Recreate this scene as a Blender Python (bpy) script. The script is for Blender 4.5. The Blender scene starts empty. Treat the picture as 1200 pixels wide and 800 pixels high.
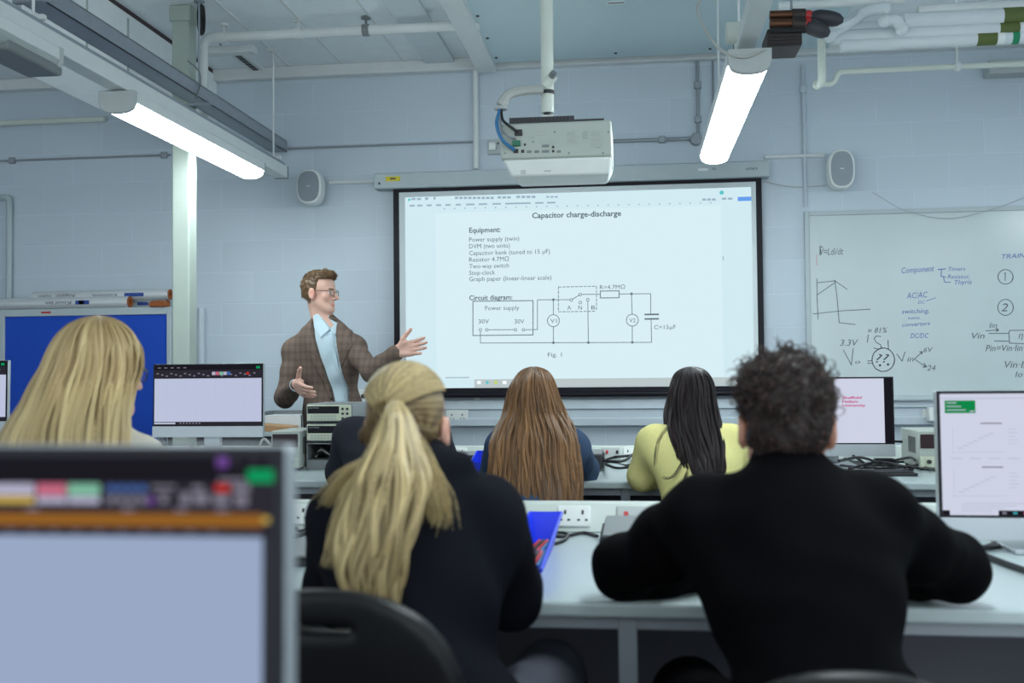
import bpy, bmesh, math, random
import numpy as np
from mathutils import Vector, Matrix, Euler

random.seed(7)
rng = np.random.default_rng(11)
SC = bpy.context.scene
COL = SC.collection
V = Vector
PI = math.pi

# ------------------------------------------------------------------ camera
CAM = V((0.0, 0.0, 1.21))
YAW, PITCH, ROLL, FPX = 0.119124, 0.027698, 0.009695, 1204.5
_F0 = V((-math.sin(YAW), math.cos(YAW), 0)); _R0 = V((math.cos(YAW), math.sin(YAW), 0)); _Z = V((0, 0, 1))
_F = _F0 * math.cos(PITCH) + _Z * math.sin(PITCH)
_U = _Z * math.cos(PITCH) - _F0 * math.sin(PITCH)
_R = _R0 * math.cos(ROLL) - _U * math.sin(ROLL)
_U2 = _U * math.cos(ROLL) + _R0 * math.sin(ROLL)
cd = bpy.data.cameras.new('camera'); cam = bpy.data.objects.new('camera', cd); COL.objects.link(cam)
cam.matrix_world = Matrix(((_R.x, _U2.x, -_F.x, CAM.x), (_R.y, _U2.y, -_F.y, CAM.y), (_R.z, _U2.z, -_F.z, CAM.z), (0, 0, 0, 1)))
cd.sensor_width = 36.0; cd.lens = 36.0 * FPX / 1200.0; cd.clip_start = 0.05; cd.clip_end = 60
cd.dof.use_dof = True; cd.dof.focus_distance = 5.2; cd.dof.aperture_fstop = 3.2
SC.camera = cam

def ray(px, py):
    return _F + _R * ((px - 600) / FPX) - _U2 * ((py - 400) / FPX)
def W(px, py, Y):                    # measured point of the photograph at depth Y of the room
    d = ray(px, py); return CAM + d * (Y / d.y)
def ZP(px, py, z):                   # measured point on a level surface
    d = ray(px, py); return CAM + d * ((z - CAM.z) / d.z)

# ------------------------------------------------------------------ materials
def mat(name, col, rough=0.5, metal=0.0, var=0.06, scale=12.0, bump=0.0, bscale=60.0, emit=None, estr=0.0, spec=0.5, coat=0.0, sheen=0.0, trans=0.0, alpha=1.0, attr=False):
    m = bpy.data.materials.new(name); m.use_nodes = True
    nt = m.node_tree; N = nt.nodes; L = nt.links
    b = N['Principled BSDF']
    b.inputs['Roughness'].default_value = rough; b.inputs['Metallic'].default_value = metal
    b.inputs['Specular IOR Level'].default_value = spec
    b.inputs['Coat Weight'].default_value = coat
    b.inputs['Sheen Weight'].default_value = sheen
    b.inputs['Transmission Weight'].default_value = trans
    c = tuple(col) + (1.0,)
    tc = N.new('ShaderNodeTexCoord')
    if attr:
        a = N.new('ShaderNodeAttribute'); a.attribute_name = 'Col'
        L.new(a.outputs['Color'], b.inputs['Base Color'])
    elif var > 0:
        n = N.new('ShaderNodeTexNoise'); n.inputs['Scale'].default_value = scale; n.inputs['Detail'].default_value = 3
        r = N.new('ShaderNodeMixRGB'); r.blend_type = 'MIX'
        r.inputs[1].default_value = tuple(max(0, x * (1 - var)) for x in col) + (1,)
        r.inputs[2].default_value = tuple(min(1, x * (1 + var)) for x in col) + (1,)
        L.new(tc.outputs['Object'], n.inputs['Vector']); L.new(n.outputs['Fac'], r.inputs[0]); L.new(r.outputs[0], b.inputs['Base Color'])
    else:
        b.inputs['Base Color'].default_value = c
    if bump > 0:
        n2 = N.new('ShaderNodeTexNoise'); n2.inputs['Scale'].default_value = bscale; n2.inputs['Detail'].default_value = 4
        bp = N.new('ShaderNodeBump'); bp.inputs['Strength'].default_value = bump; bp.inputs['Distance'].default_value = 0.004
        L.new(tc.outputs['Object'], n2.inputs['Vector']); L.new(n2.outputs['Fac'], bp.inputs['Height']); L.new(bp.outputs['Normal'], b.inputs['Normal'])
    if emit is not None:
        b.inputs['Emission Color'].default_value = tuple(emit) + (1,); b.inputs['Emission Strength'].default_value = estr
    return m

def s2l(*c):                         # sRGB 0-255 to linear
    return tuple(((x / 255) / 12.92 if x / 255 < .04045 else ((x / 255 + .055) / 1.055) ** 2.4) for x in c)

M = {}
M['ceiling'] = mat('ceiling paint', s2l(238, 243, 247), .8, bump=.1)
M['white_paint'] = mat('white painted metal', s2l(218, 222, 222), .4)
M['cream_paint'] = mat('off-white gloss paint', s2l(214, 220, 210), .35)
M['white_plastic'] = mat('white plastic', s2l(226, 230, 228), .4)
M['grey_plastic'] = mat('light grey plastic', s2l(178, 184, 184), .45)
M['mid_grey'] = mat('mid grey plastic', s2l(120, 126, 128), .45)
M['column'] = mat('pale green grey column paint', s2l(164, 176, 167), .4)
M['galv'] = mat('galvanised steel', s2l(150, 157, 166), .5, .3, var=.12, scale=30)
M['conduit'] = mat('grey conduit', s2l(150, 156, 162), .45, .3)
M['black'] = mat('black plastic', s2l(28, 28, 32), .4)
M['black_soft'] = mat('matt black rubber', s2l(22, 22, 25), .65)
M['charcoal'] = mat('charcoal plastic', s2l(48, 49, 55), .5)
M['dark_metal'] = mat('dark bronze metal', s2l(58, 48, 46), .5, .4)
M['bench_top'] = mat('pale grey laminate', s2l(182, 196, 198), .28, var=.03, scale=40)
M['bench_frame'] = mat('grey enamelled steel', s2l(150, 157, 165), .4)
M['bench_panel'] = mat('dark grey panel', s2l(74, 74, 84), .6)
M['trunk'] = mat('white pvc trunking', s2l(205, 214, 208), .4)
M['dado'] = mat('wall trunking pvc', s2l(188, 200, 208), .4)
M['silver'] = mat('silver plastic housing', s2l(176, 182, 188), .35, .25)
M['bezel'] = mat('dark screen bezel', s2l(28, 28, 35), .4, spec=.15)
M['blue_board'] = mat('blue felt', s2l(8, 72, 186), .75, bump=.15, bscale=300, scale=4, var=.1)
M['frame_grey'] = mat('pale grey frame', s2l(176, 188, 192), .45)
M['foil'] = mat('silver foil facing', s2l(216, 219, 221), .38, .35, bump=.12, bscale=40)
M['foam'] = mat('rust brown foam', s2l(150, 84, 44), .9, bump=.4, bscale=120)
M['lettering_blue'] = mat('blue lettering', s2l(38, 70, 150), .6)
M['lettering_dark'] = mat('dark lettering', s2l(50, 56, 70), .6)
M['blue_bin'] = mat('glossy blue plastic', s2l(20, 60, 235), .3)
M['red'] = mat('red plastic', s2l(190, 40, 44), .4)
M['yellow'] = mat('yellow label', s2l(214, 196, 40), .5)
M['green_tape'] = mat('olive green band', s2l(82, 96, 44), .6)
M['green'] = mat('green band', s2l(20, 130, 90), .6)
M['lagging'] = mat('white pipe lagging', s2l(205, 212, 216), .6, bump=.3, bscale=18)
M['copper'] = mat('tarnished copper', s2l(96, 62, 44), .45, .7, var=.3)
M['lens_on'] = mat('lit diffuser', (.9, .95, 1), .5, var=0, emit=(.88, .98, 1.0), estr=30.0)
M['lens_off'] = mat('unlit diffuser', s2l(168, 176, 176), .35)
M['screen_fabric'] = mat('matt white projection fabric', s2l(205, 214, 216), .9, var=.02)
M['proj'] = mat('projected white', (.0, .0, .0), .9, var=0, emit=s2l(210, 235, 243), estr=1.0, spec=0)
M['board_white'] = mat('whiteboard enamel', s2l(190, 203, 205), .22, var=.05, scale=3)
M['ink_black'] = mat('black marker ink', s2l(88, 96, 106), .5)
M['ink_blue'] = mat('blue marker ink', s2l(84, 112, 176), .5)
M['ink_red'] = mat('faded red marker ink', s2l(200, 160, 170), .5)
M['speaker_mesh'] = mat('pale grey grille', s2l(150, 158, 166), .7, bump=.5, bscale=500)
M['psu'] = mat('beige grey instrument case', s2l(176, 184, 176), .45)
M['psu_cream'] = mat('cream control panel', s2l(206, 212, 188), .5)
M['display_glass'] = mat('dark display window', s2l(20, 22, 30), .35, spec=.12)
M['display_brown'] = mat('dark red display window', s2l(58, 44, 48), .35, spec=.12)
M['card'] = mat('brown cardboard', s2l(190, 150, 110), .8)
M['paper'] = mat('white paper', s2l(220, 224, 226), .8)
M['chair'] = mat('black polyurethane', s2l(18, 17, 20), .42, spec=.3, bump=.1, bscale=200)
M['chrome'] = mat('chromed steel', s2l(180, 184, 190), .2, .95)
M['cable'] = mat('black cable sheath', s2l(24, 24, 28), .5)
M['cable_grey'] = mat('pale grey cable sheath', s2l(178, 180, 176), .5)
M['cable_blue'] = mat('blue cable sheath', s2l(58, 120, 168), .5)
M['teal_label'] = mat('green connector', s2l(34, 110, 84), .5)

def emis(name, col, s):
    return mat(name, (0, 0, 0), .5, var=0, emit=s2l(*col), estr=s, spec=.02)
M['pr_text'] = emis('projected grey text', (96, 108, 118), 1)
M['pr_line'] = emis('projected diagram line', (108, 120, 130), 1)
M['pr_faint'] = emis('projected faint text', (160, 182, 198), .95)
M['pr_taskbar'] = emis('projected taskbar', (186, 198, 200), 1)
M['pr_teal'] = emis('projected teal dot', (96, 196, 200), 1)
M['pr_blue'] = emis('projected blue button', (104, 158, 236), 1)
M['pr_page'] = emis('projected page', (216, 239, 246), 1)
M['pr_green'] = emis('projected green icon', (190, 214, 120), 1)
M['pr_white'] = emis('projected white icon', (244, 252, 255), 1)

# ------------------------------------------------------------------ objects
MW = {}
def tag(o, label=None, cat=None, group=None, kind=None):
    if label: o['label'] = label
    if cat: o['category'] = cat
    if group: o['group'] = group
    if kind: o['kind'] = kind
    return o
def thing(name, label, cat, loc=(0, 0, 0), rotz=0.0, group=None, rotx=0.0):
    o = bpy.data.objects.new(name, None); COL.objects.link(o)
    o.empty_display_size = .1
    o.location = loc; o.rotation_euler = (rotx, 0, rotz)
    MW[o.name] = Matrix.Translation(V(loc)) @ Euler((rotx, 0, rotz)).to_matrix().to_4x4()
    return tag(o, label, cat, group)

def catmull(P, n=8):
    P = [V(p) for p in P]; out = []
    Q = [P[0] * 2 - P[1]] + P + [P[-1] * 2 - P[-2]]
    for i in range(1, len(Q) - 2):
        a, b, c, d = Q[i - 1], Q[i], Q[i + 1], Q[i + 2]
        for j in range(n):
            t = j / n
            out.append(.5 * ((2 * b) + (c - a) * t + (2 * a - 5 * b + 4 * c - d) * t * t + (3 * b - a - 3 * c + d) * t ** 3))
    out.append(P[-1]); return out

class MB:
    """collects shapes; build() links them as ONE mesh object. Points are room coordinates unless local=True is given to build()."""
    def __init__(s): s.v = []; s.f = []; s.T = None
    def add(s, vs, fs):
        o = len(s.v)
        s.v += [(s.T @ V(p)) if s.T else V(p) for p in vs]
        s.f += [[o + i for i in f] for f in fs]; return s
    def box(s, x0, x1, y0, y1, z0, z1):
        if x0 > x1: x0, x1 = x1, x0
        if y0 > y1: y0, y1 = y1, y0
        if z0 > z1: z0, z1 = z1, z0
        return s.add([(x, y, z) for z in (z0, z1) for y in (y0, y1) for x in (x0, x1)],
                     [[0, 2, 3, 1], [4, 5, 7, 6], [0, 1, 5, 4], [2, 6, 7, 3], [0, 4, 6, 2], [1, 3, 7, 5]])
    def cbox(s, c, d): return s.box(c[0] - d[0] / 2, c[0] + d[0] / 2, c[1] - d[1] / 2, c[1] + d[1] / 2, c[2] - d[2] / 2, c[2] + d[2] / 2)
    def prism(s, P, vec):
        P = [V(p) for p in P]; n = len(P); vec = V(vec)
        nrm = V((0, 0, 0))
        for i in range(n): nrm += P[i].cross(P[(i + 1) % n])
        if nrm.dot(vec) > 0: P = P[::-1]
        return s.add(P + [p + vec for p in P], [list(range(n))] + [list(range(2 * n - 1, n - 1, -1))] + [[i, i + n, (i + 1) % n + n, (i + 1) % n] for i in range(n)])
    def tube(s, P, r, seg=8, closed=False, flat=None):
        P = [V(p) for p in P]; n = len(P)
        R = r if isinstance(r, (list, tuple)) else [r] * n
        vs = []; up = None
        for i in range(n):
            a = P[i - 1] if (i > 0 or closed) else P[i]; b = P[(i + 1) % n] if (i < n - 1 or closed) else P[i]
            t = (b - a)
            if t.length < 1e-9: t = V((0, 0, 1))
            t.normalize()
            if up is None: up = t.orthogonal().normalized()
            up = (up - t * up.dot(t))
            if up.length < 1e-6: up = t.orthogonal()
            up.normalize(); w = t.cross(up)
            for k in range(seg):
                an = 2 * PI * k / seg
                vs.append(P[i] + (up * math.cos(an) + w * math.sin(an)) * R[i])
        fs = []
        for i in range(n if closed else n - 1):
            j = (i + 1) % n
            for k in range(seg):
                k2 = (k + 1) % seg
                fs.append([i * seg + k, i * seg + k2, j * seg + k2, j * seg + k])
        if not closed:
            fs.append(list(range(seg))[::-1]); fs.append([(n - 1) * seg + k for k in range(seg)])
        return s.add(vs, fs)
    def cyl(s, a, b, r0, r1=None, seg=20): return s.tube([a, b], [r0, r0 if r1 is None else r1], seg)
    def pipe(s, a, b, ro, ri, seg=24):         # hollow roll
        a = V(a); b = V(b); t = (b - a).normalized(); u = t.orthogonal().normalized(); w = t.cross(u); vs = []
        for p, r in ((a, ro), (b, ro), (b, ri), (a, ri)):
            for k in range(seg):
                an = 2 * PI * k / seg; vs.append(p + (u * math.cos(an) + w * math.sin(an)) * r)
        fs = []
        for q in range(4):
            for k in range(seg):
                k2 = (k + 1) % seg; j = (q + 1) % 4
                fs.append([q * seg + k, q * seg + k2, j * seg + k2, j * seg + k])
        return s.add(vs, fs)
    def sphere(s, c, r, nu=16, nv=10):
        r = r if isinstance(r, (tuple, list)) else (r, r, r); vs = []; fs = []
        for j in range(nv + 1):
            for i in range(nu):
                a = 2 * PI * i / nu; b = PI * j / nv
                vs.append((c[0] + r[0] * math.sin(b) * math.cos(a), c[1] + r[1] * math.sin(b) * math.sin(a), c[2] + r[2] * math.cos(b)))
        for j in range(nv):
            for i in range(nu):
                i2 = (i + 1) % nu; fs.append([j * nu + i, (j + 1) * nu + i, (j + 1) * nu + i2, j * nu + i2])
        return s.add(vs, fs)
    def line(s, P, w, y, closed=False):        # drawn line of width w on the plane y (marks facing -y)
        P = [V((p[0], p[1], 0)) for p in P]
        if closed: P.append(P[0])
        for a, b in zip(P[:-1], P[1:]):
            d = (b - a)
            if d.length < 1e-7: continue
            d = d.normalized() * (w * .5); n = V((-d.y, d.x, 0))
            q = [a - d - n, b + d - n, b + d + n, a - d + n]
            s.add([(p.x, y, p.y) for p in q], [[0, 1, 2, 3]])
        return s
    def rect(s, x0, x1, z0, z1, y): return s.add([(x0, y, z0), (x1, y, z0), (x1, y, z1), (x0, y, z1)], [[0, 1, 2, 3]])
    def disc(s, x, z, r, y, n=20): return s.add([(x + r * math.cos(2 * PI * i / n), y, z + r * math.sin(2 * PI * i / n)) for i in range(n)], [list(range(n))])
    def text(s, body, x0, base, h, y, width=None, bold=0.0, shear=0.0, rot=0.0, flip=False):
        vs, fs = text_mesh(body, bold, shear)
        if not vs: return s
        xs = [p[0] for p in vs]; w0 = max(xs) - min(xs); mx = min(xs)
        sy = h / .73; sx = (width / w0) if width else sy
        out = []
        for p in vs:
            a = (p[0] - mx) * sx; b = p[1] * sy
            if flip: a, b = -a, -b
            out.append((x0 + a * math.cos(rot) - b * math.sin(rot), y, base + a * math.sin(rot) + b * math.cos(rot)))
        return s.add(out, fs)
    def build(s, name, m, parent=None, local=False, bev=0.0, smooth=35, seg=2, kind=None):
        vs = s.v
        if parent is not None and not local:
            inv = MW[parent.name].inverted(); vs = [inv @ p for p in vs]
        me = bpy.data.meshes.new(name); me.from_pydata([tuple(p) for p in vs], [], s.f)
        me.materials.append(M[m] if isinstance(m, str) else m)
        me.polygons.foreach_set('use_smooth', [True] * len(me.polygons)); me.update()
        me.set_sharp_from_angle(angle=math.radians(smooth))
        o = bpy.data.objects.new(name, me); COL.objects.link(o)
        if parent is not None: o.parent = parent; MW[o.name] = MW[parent.name]
        else: MW[o.name] = Matrix.Identity(4)
        if bev > 0:
            b = o.modifiers.new('bevel', 'BEVEL'); b.width = bev; b.segments = seg; b.limit_method = 'ANGLE'; b.angle_limit = math.radians(50)
            b.harden_normals = False
        if kind: o['kind'] = kind
        return o

_tc = bpy.data.curves.new('lettering_source', 'FONT'); _to = bpy.data.objects.new('lettering_source', _tc); COL.objects.link(_to)
_tcache = {}
def text_mesh(body, bold=0.0, shear=0.0):
    key = (body, bold, shear)
    if key not in _tcache:
        _tc.body = body; _tc.offset = bold; _tc.shear = shear; _tc.resolution_u = 2; _tc.size = 1.0
        dg = bpy.context.evaluated_depsgraph_get(); dg.update()
        ev = _to.evaluated_get(dg); me = ev.to_mesh()
        _tcache[key] = ([tuple(v.co) for v in me.vertices], [list(p.vertices) for p in me.polygons]); ev.to_mesh_clear()
    return _tcache[key]

def copy_tree(o, parent=None):
    c = o.copy(); COL.objects.link(c)
    if parent is not None: c.parent = parent
    for ch in [x for x in bpy.data.objects if x.parent == o]: copy_tree(ch, c)
    return c

def mesh_np(name, verts, faces, m, parent=None, col=None, smooth=True):
    """verts (n,3) room coordinates, faces (k,4) -> one mesh object"""
    me = bpy.data.meshes.new(name)
    v = np.asarray(verts, np.float32)
    if parent is not None:
        inv = np.array(MW[parent.name].inverted(), np.float32); v = v @ inv[:3, :3].T + inv[:3, 3]
    f = np.asarray(faces, np.int32); n = f.shape[1]
    me.vertices.add(len(v)); me.vertices.foreach_set('co', v.ravel())
    me.loops.add(f.size); me.loops.foreach_set('vertex_index', f.ravel())
    me.polygons.add(len(f)); me.polygons.foreach_set('loop_start', np.arange(0, f.size, n, dtype=np.int32))
    me.polygons.foreach_set('use_smooth', np.full(len(f), smooth))
    me.update(calc_edges=True)
    if col is not None:
        a = me.attributes.new('Col', 'FLOAT_COLOR', 'POINT'); c = np.ones((len(v), 4), np.float32); c[:, :3] = col; a.data.foreach_set('color', c.ravel())
    me.materials.append(M[m] if isinstance(m, str) else m)
    o = bpy.data.objects.new(name, me); COL.objects.link(o)
    if parent is not None: o.parent = parent; MW[o.name] = MW[parent.name]
    else: MW[o.name] = Matrix.Identity(4)
    return o

# ------------------------------------------------------------------ implicit surfaces for bodies and clothes
class Sdf:
    def __init__(s): s.p = []; s.post = None
    def _a(s, fn, lo, hi, k, op): s.p.append((fn, np.array(lo, float), np.array(hi, float), k, op)); return s
    def cap(s, a, b, ra, rb=None, k=.02, op='u'):
        rb = ra if rb is None else rb; a = np.array(a, float); b = np.array(b, float); ba = b - a; bb = max(ba @ ba, 1e-12); R = max(ra, rb)
        def fn(X, Y, Z):
            px = X - a[0]; py = Y - a[1]; pz = Z - a[2]
            h = np.clip((px * ba[0] + py * ba[1] + pz * ba[2]) / bb, 0, 1)
            return np.sqrt((px - h * ba[0]) ** 2 + (py - h * ba[1]) ** 2 + (pz - h * ba[2]) ** 2) - (ra + (rb - ra) * h)
        return s._a(fn, np.minimum(a, b) - R, np.maximum(a, b) + R, k, op)
    def chain(s, P, R, k=.02, op='u'):
        for i in range(len(P) - 1): s.cap(P[i], P[i + 1], R[i], R[i + 1], k, op)
        return s
    def ell(s, c, r, rot=None, k=.02, op='u', grow=0.0):
        c = np.array(c, float); r = np.array(r, float) + grow; A = np.eye(3) if rot is None else np.array(rot, float)
        def fn(X, Y, Z):
            q = [(X - c[0]) * A[0, i] + (Y - c[1]) * A[1, i] + (Z - c[2]) * A[2, i] for i in range(3)]
            k0 = np.sqrt(sum((q[i] / r[i]) ** 2 for i in range(3))) + 1e-9; k1 = np.sqrt(sum((q[i] / r[i] ** 2) ** 2 for i in range(3))) + 1e-9
            return k0 * (k0 - 1) / k1
        e = np.abs(A) @ r
        return s._a(fn, c - e, c + e, k, op)
    def half(s, planes, lo, hi, k=.004, op='s'):    # convex region: planes (point, outward normal)
        P = [(np.array(p, float), np.array(n, float) / np.linalg.norm(n)) for p, n in planes]
        def fn(X, Y, Z):
            d = None
            for p, n in P:
                e = (X - p[0]) * n[0] + (Y - p[1]) * n[1] + (Z - p[2]) * n[2]; d = e if d is None else np.maximum(d, e)
            return d
        return s._a(fn, lo, hi, k, op)
    def grid(s, res):
        us = [q for q in s.p if q[4] == 'u']
        lo = np.min([q[1] for q in us], 0) - 4 * res - .03; hi = np.max([q[2] for q in us], 0) + 4 * res + .03
        n = np.ceil((hi - lo) / res).astype(int) + 1
        ax = [(lo[i] + res * np.arange(n[i])).astype(np.float32) for i in range(3)]
        D = np.full(n, .5, np.float32)
        for fn, l, h, k, op in s.p:
            if op == 'i': sl = (slice(None),) * 3
            else:
                m = k + 3 * res
                i0 = np.clip(np.floor((l - m - lo) / res).astype(int), 0, n); i1 = np.clip(np.ceil((h + m - lo) / res).astype(int) + 1, 0, n)
                if (i1 <= i0).any(): continue
                sl = tuple(slice(a, b) for a, b in zip(i0, i1))
            d = fn(ax[0][sl[0]][:, None, None], ax[1][sl[1]][None, :, None], ax[2][sl[2]][None, None, :]).astype(np.float32)
            o = D[sl]
            if op == 'u':
                t = np.clip(.5 + .5 * (o - d) / k, 0, 1); D[sl] = o + (d - o) * t - k * t * (1 - t)
            else:
                if op == 's': d = -d
                t = np.clip(.5 - .5 * (o - d) / k, 0, 1); D[sl] = o + (d - o) * t + k * t * (1 - t)
        if s.post is not None:
            D = D + s.post(ax[0][:, None, None], ax[1][None, :, None], ax[2][None, None, :]).astype(np.float32)
        return lo, D
    def surf(s, res):
        lo, D = s.grid(res); I = D < 0; n = np.array(D.shape)
        c = np.zeros(n - 1, np.int8)
        for a in (0, 1):
            for b in (0, 1):
                for e in (0, 1): c += I[a:n[0] - 1 + a, b:n[1] - 1 + b, e:n[2] - 1 + e]
        act = (c > 0) & (c < 8); idx = np.argwhere(act); ids = np.full(n - 1, -1, np.int32); ids[act] = np.arange(len(idx))
        acc = np.zeros((len(idx), 3)); cnt = np.zeros(len(idx))
        cor = [(a, b, e) for a in (0, 1) for b in (0, 1) for e in (0, 1)]
        val = {q: D[idx[:, 0] + q[0], idx[:, 1] + q[1], idx[:, 2] + q[2]] for q in cor}
        for q in cor:
            for x in range(3):
                if q[x] == 0:
                    p = list(q); p[x] = 1; p = tuple(p); u, w = val[q], val[p]; m = (u < 0) != (w < 0)
                    t = np.where(m, u / np.where(m, u - w, 1), 0); pt = np.tile(np.array(q, float), (len(idx), 1)); pt[:, x] += t
                    acc[m] += pt[m]; cnt[m] += 1
        vs = lo + res * (idx + acc / np.maximum(cnt, 1)[:, None])
        fs = []
        for x in range(3):
            y, z = (x + 1) % 3, (x + 2) % 3
            s0 = [slice(None)] * 3; s1 = [slice(None)] * 3; s0[x] = slice(0, -1); s1[x] = slice(1, None)
            A = I[tuple(s0)]; B = I[tuple(s1)]
            e = np.argwhere(A != B); e = e[(e[:, y] > 0) & (e[:, z] > 0) & (e[:, y] < n[y] - 1) & (e[:, z] < n[z] - 1)]
            inside = A[e[:, 0], e[:, 1], e[:, 2]]
            def at(dy, dz):
                g = e.copy(); g[:, y] += dy; g[:, z] += dz; return ids[g[:, 0], g[:, 1], g[:, 2]]
            q = np.stack([at(-1, -1), at(0, -1), at(0, 0), at(-1, 0)], 1)
            q[~inside] = q[~inside][:, ::-1]; fs.append(q)
        f = np.concatenate(fs); f = f[(f >= 0).all(1)]
        return vs, f
def vnormals(v, f):
    a = np.cross(v[f[:, 2]] - v[f[:, 0]], v[f[:, 3]] - v[f[:, 1]]); nn = np.zeros_like(v)
    for i in range(4): np.add.at(nn, f[:, i], a)
    return nn / (np.linalg.norm(nn, axis=1, keepdims=True) + 1e-12)
def wrinkle(amp, freq, seed):
    r = np.random.default_rng(seed); d = r.normal(size=(5, 3)); d /= np.linalg.norm(d, axis=1)[:, None]; ph = r.uniform(0, 6.28, 5); fr = freq * r.uniform(.6, 1.6, 5)
    def fn(X, Y, Z):
        t = 0
        for i in range(5):
            t = t + np.sin(fr[i] * (d[i, 0] * X + d[i, 1] * Y + d[i, 2] * Z) + ph[i] + 1.2 * np.sin(fr[i] * .45 * (d[(i + 1) % 5, 0] * X + d[(i + 1) % 5, 1] * Y + d[(i + 1) % 5, 2] * Z)))
        return amp * t / 2.2
    return fn

# ------------------------------------------------------------------ hair
def strand_tubes(S, rad, sides=3):
    """S (N,M,3) polylines, rad (M,) or (N,M) -> verts, faces"""
    N, Mn, _ = S.shape
    T = np.gradient(S, axis=1); T /= np.linalg.norm(T, axis=2, keepdims=True) + 1e-9
    ref = np.array([.31, -.77, .55]); U = np.cross(T, ref); U /= np.linalg.norm(U, axis=2, keepdims=True) + 1e-9; Wv = np.cross(T, U)
    r = np.broadcast_to(np.asarray(rad, float), (N, Mn))[..., None]
    ring = [S + r * (U * math.cos(2 * PI * k / sides) + Wv * math.sin(2 * PI * k / sides)) for k in range(sides)]
    v = np.stack(ring, 2).reshape(-1, 3)
    base = (np.arange(N)[:, None, None] * Mn + np.arange(Mn - 1)[None, :, None]) * sides
    k = np.arange(sides)[None, None, :]; k2 = (k + 1) % sides
    f = np.stack([base + k, base + k2, base + sides + k2, base + sides + k], -1).reshape(-1, 4)
    return v, f
def hair_mat(name, dark, light, rough=.42):
    m = bpy.data.materials.new(name); m.use_nodes = True; nt = m.node_tree; N = nt.nodes; L = nt.links; b = N['Principled BSDF']
    a = N.new('ShaderNodeAttribute'); a.attribute_name = 'Col'
    s = N.new('ShaderNodeSeparateColor'); L.new(a.outputs['Color'], s.inputs[0])
    r = N.new('ShaderNodeMixRGB'); r.inputs[1].default_value = tuple(s2l(*dark)) + (1,); r.inputs[2].default_value = tuple(s2l(*light)) + (1,)
    L.new(s.outputs[0], r.inputs[0]); L.new(r.outputs[0], b.inputs['Base Color'])
    b.inputs['Roughness'].default_value = rough; b.inputs['Specular IOR Level'].default_value = .35
    return m
def join_np(parts):
    vs, fs, cs, o = [], [], [], 0
    for v, f, c in parts:
        vs.append(v); fs.append(f + o); cs.append(np.broadcast_to(np.asarray(c, float).reshape(-1, 1), (len(v), 1))); o += len(v)
    c = np.concatenate(cs); return np.concatenate(vs), np.concatenate(fs), np.repeat(c, 3, 1)
# ================================================================== THE SETTING
WY = 6.9            # the end wall
CZ = 3.33           # ceiling
def struct(mb, name, m, **k):
    o = mb.build(name, m, **k); o['kind'] = 'structure'; return o

def block_wall():
    m = bpy.data.materials.new('painted concrete blocks'); m.use_nodes = True; nt = m.node_tree; N = nt.nodes; L = nt.links; b = N['Principled BSDF']
    g = N.new('ShaderNodeNewGeometry'); sp = N.new('ShaderNodeSeparateXYZ'); L.new(g.outputs['Position'], sp.inputs[0])
    ax = N.new('ShaderNodeMath'); ax.operation = 'ADD'; ax.inputs[1].default_value = -1.581 + .445 * 40
    sub = N.new('ShaderNodeMath'); sub.operation = 'ADD'; L.new(sp.outputs['X'], sub.inputs[0]); L.new(sp.outputs['Y'], sub.inputs[1])
    yy = N.new('ShaderNodeMath'); yy.operation = 'ADD'; yy.inputs[1].default_value = -6.9; L.new(sub.outputs[0], yy.inputs[0])
    L.new(yy.outputs[0], ax.inputs[0])
    az = N.new('ShaderNodeMath'); az.operation = 'ADD'; az.inputs[1].default_value = -2.573 + .2195 * 12; L.new(sp.outputs['Z'], az.inputs[0])
    cb = N.new('ShaderNodeCombineXYZ'); L.new(ax.outputs[0], cb.inputs[0]); L.new(az.outputs[0], cb.inputs[1])
    br = N.new('ShaderNodeTexBrick'); br.offset = .5; br.inputs['Scale'].default_value = 1; br.inputs['Mortar Size'].default_value = .005
    br.inputs['Mortar Smooth'].default_value = .6; br.inputs['Brick Width'].default_value = .445; br.inputs['Row Height'].default_value = .2195
    br.inputs['Color1'].default_value = (.86, .86, .86, 1); br.inputs['Color2'].default_value = (.80, .80, .80, 1); br.inputs['Mortar'].default_value = (1, 1, 1, 1)  # paler mortar colour paints the highlights along the block joints
    L.new(cb.outputs[0], br.inputs['Vector'])
    n = N.new('ShaderNodeTexNoise'); n.inputs['Scale'].default_value = 45; n.inputs['Detail'].default_value = 5; L.new(g.outputs['Position'], n.inputs['Vector'])
    mx = N.new('ShaderNodeMixRGB'); mx.blend_type = 'MULTIPLY'; mx.inputs[0].default_value = .5; mx.inputs[1].default_value = tuple(s2l(200, 213, 223)) + (1,)
    L.new(br.outputs['Color'], mx.inputs[2]); L.new(mx.outputs[0], b.inputs['Base Color'])
    b1 = N.new('ShaderNodeBump'); b1.invert = True; b1.inputs['Strength'].default_value = .3; b1.inputs['Distance'].default_value = .005; L.new(br.outputs['Fac'], b1.inputs['Height'])
    b2 = N.new('ShaderNodeBump'); b2.inputs['Strength'].default_value = .2; b2.inputs['Distance'].default_value = .003; L.new(n.outputs['Fac'], b2.inputs['Height']); L.new(b1.outputs[0], b2.inputs['Normal'])
    L.new(b2.outputs[0], b.inputs['Normal']); b.inputs['Roughness'].default_value = .5
    return m
M['block'] = block_wall()
M['floor'] = mat('dark grey vinyl floor', s2l(96, 100, 106), .45, var=.08, scale=60)
M['sheet'] = mat('ribbed ceiling lining', s2l(214, 221, 226), .7)
M['panel'] = mat('pale green grey ceiling board', s2l(198, 217, 222), .6, var=.03, scale=4)

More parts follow.
